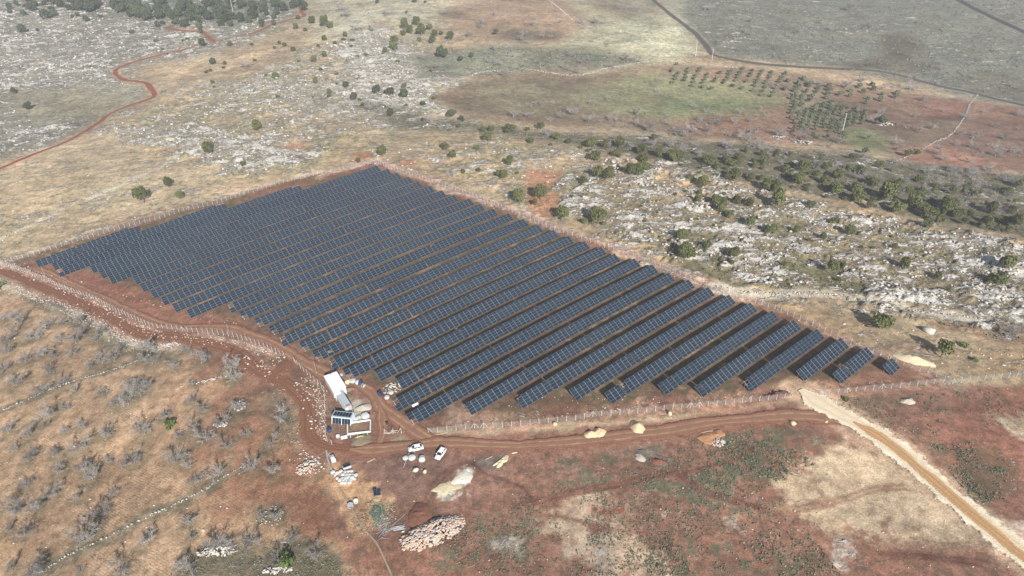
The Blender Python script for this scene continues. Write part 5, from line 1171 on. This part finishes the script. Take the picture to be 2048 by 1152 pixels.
# sacks
def sack_mesh(seed, sx=1, sy=1, sz=.9):
    g = np.random.default_rng(seed); V = []; Fc = []; na = 12; prof = [(0, -.02), (.42, 0), (.52, .12), (.55, .4), (.52, .7), (.40, .88), (.16, .95), (0, .93)]
    for i, (r_, z) in enumerate(prof):
        for j in range(na):
            a = 6.283*j/na; sq = 1/max(abs(math.cos(a)), abs(math.sin(a)))**.55; n0 = 1+g.uniform(-.05, .05)
            V.append((r_*sq*math.cos(a)*n0*sx, r_*sq*math.sin(a)*n0*sy, z*sz*(1+g.uniform(-.04, .04))))
    for i in range(len(prof)-1):
        for j in range(na): Fc.append((i*na+j, i*na+(j+1) % na, (i+1)*na+(j+1) % na, (i+1)*na+j))
    me = bpy.data.meshes.new('big_sack'); me.from_pydata(V, [], Fc); me.polygons.foreach_set('use_smooth', [True]*len(Fc)); return me
SK = []
for k in range(4):
    me = sack_mesh(50+k); me.materials.append(M_SACK if k < 3 else M_SACKG); SK.append(me)
def sack(px, py, s, label, group=None, k=None, hz=1.0, rot=None):
    p = at(px, py); o = link('bulk_sack', SK[rnd.randrange(4) if k is None else k], None, (p[0], p[1], p[2]-.02), rnd.uniform(0, 3) if rot is None else rot); o.scale = (s, s*rnd.uniform(.85, 1.15), s*hz*rnd.uniform(.8, 1.05))
    return tag(o, label, 'sack', group)
sack(811, 917, 1.5, 'small white bulk sack left of the lying steel mast', None, 0, .6); sack(824, 917, 2.0, 'fat white bulk sack right of the lying steel mast', None, 1, .7)
sack(844, 921, 1.7, 'tall pale bulk sack below the first white car', None, 2, .8, .1); o = sack(844, 917, 1.5, 'white bulk sack pushed against the tall pale sack', None, 1, .7, .1)
sack(716, 766, 1.7, 'bright white sack beside the blue cable drum', None, 0, .8); sack(706, 763, 2.0, 'greenish white sack between spoil and bright sack', None, 3, .6); sack(731, 833, 2.3, 'large white sack right of the blue container', None, 0, .55); sack(712, 838, 1.5, 'white sheet-wrapped sack by the container corner', None, 1, .5); sack(718, 835, 1.1, 'grey-green sack by the container corner', None, 3, .6)
sack(774, 796, 1.7, 'white sack at the foot of the bleached rubble', None, 0, .6); sack(782, 786, 1.8, 'grey folded sack on the bleached rubble', None, 3, .5); sack(682, 751, 1.3, 'pale grey drum-shaped sack leaning on the white shed', None, 3, .8)
pos = [(666,946),(674,947),(682,944),(690,945),(697,944),(703,943),(686,950),(693,951),(699,951),(705,950),(685,957),(691,957),(697,956),(704,957),(675,957),(680,961),(688,962),(695,961),(701,962),(709,958),(669,951),(684,967),(690,966),(699,966),(712,951)]
rows_ = sorted(range(len(pos)), key=lambda i: (pos[i][1]//6, pos[i][0]))
for n_, i in enumerate(rows_):
    x, y = pos[i]; sack(x, y, rnd.uniform(.85, 1.25), f'white cement sack in the stack below the cabinet, {ordw(n_)} counting from the back left', 'white cement sacks stacked by the boundary strip', None, .75)
# cable drums and barrels
def drum(px, py, r_, wd, mat, label, flat=False):
    p = at(px, py); o = empty('cable_drum', p, rnd.uniform(0, 3), label, 'cable drum')
    ax = (lambda t: (0, 0, .02+t)) if flat else (lambda t: (t-wd/2, 0, r_))
    b = MB(); b.tube(ax(0), ax(.10), r_, n=18); b.build('flange', mat, o); b = MB(); b.tube(ax(wd-.1), ax(wd), r_, n=18); b.build('flange', mat, o); b = MB(); b.tube(ax(.1), ax(wd-.1), r_*.62, n=14); b.build('core', M_BLACK, o)
drum(722, 770, .8, .9, M_BLUE, 'blue cable drum standing right of the bright white sack'); drum(727, 774, .6, .8, M_SACKG, 'grey cable drum lying in front of the blue one'); drum(659, 864, .75, .8, M_BLUE, 'dark blue cable drum by the crooked fence'); drum(761, 792, .9, .9, M_BLUE, 'dark blue cable drum left of the bleached rubble'); drum(739, 830, .55, .7, M_BLACK, 'black cable drum behind the large white sack'); drum(676, 874, .55, .6, M_WHITE, 'small white drum beside the white sheet board', True)
drum(712, 1004, .6, .7, M_WHITE, 'white reel with crossed spokes at the edge of the dry grass', True); drum(701, 1013, .8, .8, M_SACKG, 'grey white reel below the spoked reel', True); drum(774, 848, .5, .7, M_BLACK, 'small dark drum at the track crossing')
def board(label, px, py, sx, sy, sz, rot, mat, tilt=0.0, name='sheet_board', cat='board', lift=0.0):
    p = at(px, py); b = MB(); b.box((0, 0, sz/2), (sx, sy, sz)); o = b.build(name, mat); o.location = (p[0], p[1], p[2]+lift); o.rotation_euler = (tilt, 0, rot); return tag(o, label, cat)
board('white sheet board lying left of the grey sand heap', 688.5, 876, 1.9, 1.15, .12, .25, M_WHITE, .12, lift=.25)
board('white sheet leaning over the path between two rows at the near left', 831, 812, 2.1, 1.0, .08, .62, M_WHITE, .45, lift=.35)
board('pale timber plank lying on the yard', 742, 921, 2.4, .35, .12, .52, M_WOOD); board('long thin timber on the ground right of the fence posts', 882, 868, 4.2, .18, .12, .25, M_WOOD); board('cream plank on the grey ground right of the cars', 978, 916, 2.3, .25, .1, .55, M_WOOD)
board('cardboard coloured pallet under the scrap modules', 753, 1000, 2.0, .9, .14, .15, M_WOOD, name='pallet', cat='pallet'); board('white plank by the main dirt road at its bend', 1029, 906, 1.6, .2, .12, .2, M_WHITE)
board('white plank pair beside the main road on the right', 1366, 844, 2.4, .22, .14, -.1, M_WHITE); board('small white diamond-shaped slab on the grey field', 1202, 1104, 1.5, 1.1, .1, .7, M_CEM)
# white cabinet with grey top end
p = at(666, 920); r = empty('equipment_cabinet', p, math.radians(118), 'white equipment cabinet with grey half beside the boundary strip', 'cabinet')
b = MB(); b.box((-.55, 0, .62), (1.2, 1.15, 1.05)); b.build('body', M_WHITE, r); b = MB(); b.box((.55, 0, .60), (1.0, 1.12, .98)); b.build('rear_half', M_GREYM, r)
for x in (-1.0, 1.0):
    for y in (-.5, .5): b = MB(); b.box((x, y, .06), (.14, .12, .32)); b.build('foot', M_STEEL, r)
b = MB(); b.box((-1.17, 0, .65), (.05, .9, .8)); b.build('door', M_WALL, r)
p = at(660, 909); b = MB()
for k in range(4): b.box((0, -.45+k*.3, .12), (1.1, .18, .05))
for x in (-.45, .45): b.box((x, 0, .05), (.12, 1.1, .09))
o = b.build('pallet', M_WOOD); o.location = p; tag(o, 'pinkish wooden pallet behind the white cabinet', 'pallet')
# module stack and scrap modules
p = at(694, 934); r = empty('module_stack', p, .45, 'black solar modules stacked on a white pallet by the sacks', 'module stack')
b = MB(); b.box((0, 0, .14), (2.2, 1.15, .30)); b.build('pallet', M_WHITE, r)
for k in range(6): b = MB(); b.box((0, 0, .33+k*.05), (2.1, 1.05, .042), mat=0); b.box((0, 0, .353+k*.05), (2.02, .98, .004), mat=1); b.build('solar_module', [M_FRAME, M_GLASS], r)
for k, (px, py) in enumerate(((751,983.5),(757.5,983),(751.5,989.5),(757.5,989),(749.5,979.5))):
    p = at(px, py); o = link('loose_module', mod_me, None, (p[0], p[1], p[2]+.3), .12); o.scale = (.52, 1.02, 1); o.rotation_euler = (.18, rnd.gauss(0, .05), .10)
    tag(o, ['back left','back right','front left','front right','rearmost tilted'][k]+' dark scrap module on the dry grass', 'solar module', 'scrap modules lying on the dry grass')
# lying steel mast, light-section bundle, tarpaulin, cables, netting
a, c = at(818, 908), at(807, 936); b = MB(); b.tube((0, 0, .35), tuple((c-a)[:2])+(c[2]-a[2]+.25,), .12, .09, 8); o = b.build('lying_mast', M_PIPE); o.location = a; tag(o, 'grey steel mast lying across the sacks by the cars', 'mast')
p = at(796, 1057); r = empty('steel_bundle', p, 0, 'bundle of bright steel sections lying by the earth mound', 'steel bundle')
for k in range(9):
    b = MB(); a_ = .16+rnd.gauss(0, .12); l_ = rnd.uniform(1.2, 2.0); y = -.5+k*.13; b.box((0, 0, 0), (2*l_, .10, .07), a_); o = b.build('section', M_STEELB, r); o.location = (rnd.gauss(0, .3), y, .12+.05*(k % 3))
heap('tarpaulin', 'blue-grey tarpaulin crumpled between mound and stone heap', 'tarpaulin', 869, 1045, 1.5, .9, .8, .2, M_TARP, 61, .5)
b = MB(); g = random.Random(4)
for k in range(26):
    q0 = Vector((g.gauss(0, 1.3), g.gauss(0, 1.6), .1)); d = Vector((g.gauss(.5, .8), g.gauss(.9, .8), g.uniform(0, .25)))
    for _ in range(3): q1 = q0+d*.7; b.tube(q0, q1, .035, n=4); q0 = q1; d = d+Vector((g.gauss(0, .4), g.gauss(0, .4), -d.z*.8))
o = b.build('cable_tangle', M_PIPE); o.location = at(760, 1062); tag(o, 'tangle of grey-blue pipes and cables beside the boundary strip', 'pipes')
heap('green_net', 'crumpled green netting on the dry grass by the scrap modules', 'netting', 756, 1022, 1.7, 2.4, .22, .2, M_NET, 62, .9)
b = MB(); g = random.Random(8)
for k in range(7):
    x, y, a_ = g.uniform(-2.6, 2.6), g.gauss(0, .6), g.uniform(-.5, .5); b.box((x, y, .1+.1*(k % 2)), (1.9, .13, .13), a_)
r = empty('post_pile', at(790, 866), 0, 'spare concrete fence posts dumped beside the short leaning fence', 'fence posts'); b.build('concrete_posts', M_CONC, r)
b = MB(); b.tube((0, 0, .25), (1.6, .2, .4), .07, n=6); b.tube((1.6, .2, .4), (2.2, -.2, .2), .07, n=6); o = b.build('black_pipe', M_BLACK); o.location = at(1276, 902); tag(o, 'short black pipe lying by the whitish spoil heap', 'pipe')
b = MB()
for k in range(5): b.box((k*.1, -.3+k*.16, .08+.03*k), (3.4, .14, .06), .12*(k-2))
o = b.build('timber_pile', M_WOOD); o.location = at(1413, 865); tag(o, 'loose timber pile on the tan spoil by the main road', 'timber')
# low boundary kerb of dry stones and concrete below the yard
def kerb(label, line, wd, h, mat, z=None, name='boundary_kerb', cat='kerb'):
    P = catmull(wline(line, z), 1.5); V = []; Fc = []
    T = np.gradient(P, axis=0); T /= np.linalg.norm(T, axis=1)[:, None]; Nn = np.stack([-T[:, 1], T[:, 0]], -1)
    o0 = np.array([P[0][0], P[0][1], gz(*P[0])])
    for i, q in enumerate(P):
        zz = gz(*q); hh_ = h*(1+rnd.uniform(-.25, .25)); ww = wd/2*(1+rnd.uniform(-.2, .2))
        for s, z2 in ((-1, -.2), (-.9, hh_), (.9, hh_), (1, -.2)): V.append((q[0]+Nn[i][0]*ww*s-o0[0], q[1]+Nn[i][1]*ww*s-o0[1], zz+z2-o0[2]))
        if i:
            k0 = 4*i
            for j in range(3): Fc.append((k0-4+j, k0-3+j, k0+1+j, k0+j)[::-1])
    me = bpy.data.meshes.new(name); me.from_pydata(V, [], Fc); me.materials.append(mat); o = link(name, me, None, o0); return tag(o, label, cat)
kerb('thin grey boundary kerb running from the sacks to the bottom edge', [(680,976),(688,990),(696,1003),(706,1022),(719,1046),(735,1066),(752,1085),(765,1110),(775,1132),(786,1158)], .42, .2, soil('earthy_concrete', (170,154,132), .2))
kerb('low concrete kerb beside the cabinet', [(653,902),(655,915),(659,930),(665,945),(668,957)], .5, .45, M_CEM)
#kerb('tan earth bank beside the grey boundary kerb', [(672,974),(684,998),(700,1030),(722,1064),(742,1090)], 1.5, .4, soil('dry_earth', (206,152,98)), name='earth_bank', cat='earth bank')
# dry stone walls
def stonewall(label, line, z=None, wd=1.4, h=.8, per=3.2, s0=.4, s1=1.0, mats=None, seed=1):
    g = np.random.default_rng(seed); P = catmull(wline(line, z), 1.0); pts, szs = [], []
    for i in range(len(P)-1):
        d = P[i+1]-P[i]; L = np.linalg.norm(d); n = np.array([-d[1], d[0]])/max(L, 1e-6)
        for _ in range(int(per*L+g.random())):
            q = P[i]+d*g.random(); t = g.normal(0, .35); q = q+n*t*wd*.6; s = s0+(s1-s0)*g.random()**2
            pts.append((q[0], q[1], gz(*q)+max(0, h*(1-abs(t)*1.4))*g.random())); szs.append(s)
    me = rocks_mesh('dry_stone_wall', np.array(pts), np.array(szs), mats or [M_LIME, M_LIME2], .75, seed, (g.random(len(pts)) < .35).astype(int))
    return tag(link('dry_stone_wall', me), label, 'stone wall')
stonewall('long dry stone wall along the upper edge of the red valley field', [(600,480),(720,455),(800,420),(900,410),(1000,415),(1080,400),(1200,420),(1350,435),(1450,420),(1530,395),(1650,375),(1750,360),(1870,352),(2016,358),(2090,372),(2180,380),(2290,392)], Z2, 1.8, .9, 2.0, .5, 1.2, [M_LIME, M_PINK], 2)
stonewall('stone wall running down between the two red fields at far right', [(1750,545),(1705,600),(1680,660),(1640,720),(1590,780),(1480,830),(1430,860),(1330,910),(1240,940)], Z3, 1.5, .8, 1.4, .5, 1.1, [M_LIME2, M_LIME2], 3)
stonewall('thin pale stone wall crossing the tan slope behind the farm', [(0,478),(60,452),(140,410),(174,399),(226,377),(278,354),(323,333),(351,316),(365,302),(358,288),(340,281)], None, 1.6, .5, 1.6, .3, .8, [M_LIME2, M_LIME], 4)
stonewall('low stone wall across the upper ploughed terrace', [(0,823),(52,801),(104,778),(156,759),(188,752),(243,734),(278,720),(300,708)], None, 1.1, .45, 3.2, .2, .65, [M_LIME, M_LIME2], 5)
stonewall('long low stone wall between the middle and lower terraces', [(60,1152),(87,1142),(139,1110),(208,1078),(243,1061),(295,1033),(330,1019),(365,1002),(406,981),(434,964),(462,946),(497,929),(517,915)], None, 1.1, .45, 3.4, .2, .65, [M_LIME, M_LIME2], 6)
stonewall('rubble wall along the stony path on the right plateau', [(1440,574),(1494,584),(1542,588),(1591,586),(1643,587),(1695,594),(1747,604),(1800,615),(1851,625),(1921,633),(1990,640)], None, 2.2, .6, 2.4, .35, .95, None, 7)
stonewall('dark mossy stone wall below the outer road shoulder', [(0,560),(28,580),(60,592),(100,610),(140,632),(190,655),(230,672),(270,700)], None, 1.2, .5, 1.4, .3, .8, [M_LIME2, M_LIME2], 8)
stonewall('straight stone field boundary at the top of the pale field', [(1205,5),(1260,45),(1340,115),(1450,190)], Z2, 1.6, .7, 1.6, .6, 1.3, None, 9)
# poles
def pole(px, py, h, label, arm=True, r0=.16, mat=None, cat='utility pole'):
    p = at(px, py); r = empty('utility_pole', p, rnd.uniform(-.3, .3), label, cat)
    b = MB(); b.tube((0, 0, -.3), (0, 0, h), r0, r0*.6, 8); b.build('shaft', mat or M_CONC, r)
    if arm:
        b = MB(); b.box((0, 0, h-.35), (1.7, .12, .12)); b.build('crossarm', M_STEEL, r)
        for x in (-.7, 0, .7): b = MB(); b.tube((x, 0, h-.3), (x, 0, h+.05), .07, .05, 6); b.build('insulator', M_WHITE, r)
pole(1684.5, 264, 12.5, 'tall white concrete pole standing in the dense olive block', True, .30); pole(1391, 113, 13, 'white lattice-like pole beside the bend of the grey path', True, .38); pole(467, 27, 15, 'thin pale pole in front of the dark wood', True, .3); pole(1424, 120, 9, 'short pale pole right of the grey path bend', True, .25)
for px, py, h, lab in ((633,747,5.5,'thin camera pole inside the crooked fence near the white shed'), (459,668,4.5,'thin steel pole at the fence bend above the dirt road'), (90,551,5,'thin steel pole inside the fence at the far left'), (1223,829,3.2,'thin white pole in the front fence line')):
    pole(px, py, h, lab, False, .07, M_STEEL, 'pole')
# ------------------------------------------------------------------ cars
M_CAR = simple_mat('white_car_paint', (0.82, 0.83, 0.84), .22, .02, .5, .5); M_TYRE = simple_mat('tyre_rubber', (0.025, 0.025, 0.025), .8, .2, 3, .2); M_RIM = simple_mat('alloy_rim', (0.5, 0.5, 0.52), .35, .1, 3, .5, .6)
M_LAMP = simple_mat('headlamp_glass', (0.6, 0.62, 0.65), .15, .05, 1, .6); M_TAIL = simple_mat('tail_lamp_red', (0.35, 0.02, 0.02), .25, .05, 1, .5)
def car(label, front_px, rear_px, L=4.35, W=1.78, H=1.48, suv=False):
    a, c = at(*front_px, dz=.5), at(*rear_px, dz=.5); m_ = (a+c)/2; d = (a-c)[:2]; ang = math.atan2(d[1], d[0])
    r = empty('parked_car', (m_[0], m_[1], gz(m_[0], m_[1])+.06), ang, label, 'car')
    # lower body : stations nose -> tail, (x, half width, z low, z top, inset of top)
    S = [(L/2, .58, .34, .56, .10), (L/2-.10, .76, .24, .68, .08), (L/2-.45, .86, .20, .80, .08), (L/2-1.15, W/2, .20, .94, .10), (.2, W/2, .20, .98, .10), (-.9, W/2, .20, 1.0, .10), (-L/2+.55, W/2-.01, .22, 1.02 if suv else .99, .10), (-L/2+.12, .82, .28, .98 if suv else .92, .10), (-L/2, .70, .38, .80, .12)]
    b = MB(); V = []
    for x, hw, z0, z1, ins in S:
        V += [(x, -hw+.08, z0), (x, -hw, z0+.14), (x, -hw, z1-.16), (x, -hw+ins, z1), (x, hw-ins, z1), (x, hw, z1-.16), (x, hw, z0+.14), (x, hw-.08, z0)]
    Fc = []
    for i in range(len(S)-1):
        for j in range(8): Fc.append((8*i+j, 8*i+(j+1) % 8, 8*i+8+(j+1) % 8, 8*i+8+j))
    Fc += [tuple(range(8))[::-1], tuple(range(8*len(S)-8, 8*len(S)))]
    b.add(V, Fc); b.build('body', M_CAR, r, True)
    x0, x1, x2, x3 = L/2-1.18, L/2-1.82, (-L/2+.52 if suv else -L/2+.95), (-L/2+.16 if suv else -L/2+.42)     # windscreen foot, roof front, roof rear, rear window foot
    zb, zt, wb, wt = .95, H, W/2-.12, W/2-.30
    b = MB(); b.add([(x1, -wt, zt-.05), (x1-.25, -wt, zt), (x2+.15, -wt, zt), (x2, -wt, zt-.06), (x1, wt, zt-.05), (x1-.25, wt, zt), (x2+.15, wt, zt), (x2, wt, zt-.06)], [(0, 1, 5, 4), (1, 2, 6, 5), (2, 3, 7, 6)])
    for s in (-1, 1):      # pillars and roof rails
        for xa, xb in ((x0, x1), (x3, x2)): b.tube((xa, s*wb, zb), (xb, s*wt, zt-.04), .045, n=5)
        b.tube(((x0+x3)/2, s*(wb+.01), zb), ((x1+x2)/2, s*(wt+.01), zt-.03), .05, n=5); b.tube((x1, s*wt, zt-.045), (x2, s*wt, zt-.055), .05, n=5)
    b.build('roof', M_CAR, r)
    def pane(name, V): b = MB(); b.add(V, [(0, 1, 2, 3)]); b.build(name, M_DGL, r)
    e = .012
    pane('windscreen', [(x0+e, -wb, zb+e), (x0+e, wb, zb+e), (x1+e, wt, zt-.05), (x1+e, -wt, zt-.05)]); pane('rear_window', [(x3-e, wb, zb+e), (x3-e, -wb, zb+e), (x2-e, -wt, zt-.06), (x2-e, wt, zt-.06)])
    xm0, xm1 = (x0+x3)/2, (x1+x2)/2
    for s in (-1, 1):
        pane('side_window', [(x0-.03, s*wb, zb), (xm0, s*wb, zb), (xm1, s*wt, zt-.05), (x1, s*wt, zt-.05)]); pane('side_window', [(xm0, s*wb, zb), (x3+.03, s*wb, zb), (x2, s*wt, zt-.06), (xm1, s*wt, zt-.05)])
        b = MB(); b.box((x0-.25, s*(W/2+.05), 1.0), (.14, .20, .13)); b.build('wing_mirror', M_CAR, r)
        b = MB(); b.box((L/2-.14, s*.60, .66), (.16, .32, .12)); b.build('headlight', M_LAMP, r); b = MB(); b.box((-L/2+.07, s*.62, .82), (.12, .24, .2)); b.build('tail_light', M_TAIL, r)
        for x in (L/2-.85, -L/2+.80):
            b = MB(); b.tube((x, s*(W/2-.20), .32), (x, s*(W/2+.02), .32), .32, n=18); wh = b.build('wheel', M_TYRE, r); b = MB(); b.tube((x, s*(W/2+.015), .32), (x, s*(W/2+.035), .32), .20, n=12); b.build('rim', M_RIM, wh)
    b = MB(); b.box((L/2-.02, 0, .42), (.06, 1.0, .16)); b.build('grille', M_BLACK, r)
    b = MB(); b.box((-L/2+.01, 0, .62), (.04, .52, .12)); b.build('number_plate', M_WHITE, r)
car('white saloon car parked with its bonnet pointing left, above the sacks', (820.5,899), (843,894), 4.4, 1.78, 1.46)
car('white estate car parked at a slant right of the saloon', (874.6,917.5), (887.8,898.5), 4.45, 1.82, 1.56, True)
# ------------------------------------------------------------------ thin winter haze
b = MB(); x0, x1, y0, y1, z0, z1 = -5700, 5700, -560, 2660, -90, 190
b.box(((x0+x1)/2, (y0+y1)/2, (z0+z1)/2), (x1-x0, y1-y0, z1-z0))
hm = bpy.data.materials.new('haze_air'); hm.use_nodes = True; t = hm.node_tree; t.nodes.clear()
ou = t.nodes.new('ShaderNodeOutputMaterial'); pv = t.nodes.new('ShaderNodeVolumePrincipled')
pv.inputs['Color'].default_value = (0.86, 0.92, 1.0, 1); pv.inputs['Density'].default_value = 0.00027; pv.inputs['Anisotropy'].default_value = 0.1
t.links.new(pv.outputs[0], ou.inputs['Volume'])
tag(b.build('haze', hm), kind='stuff')
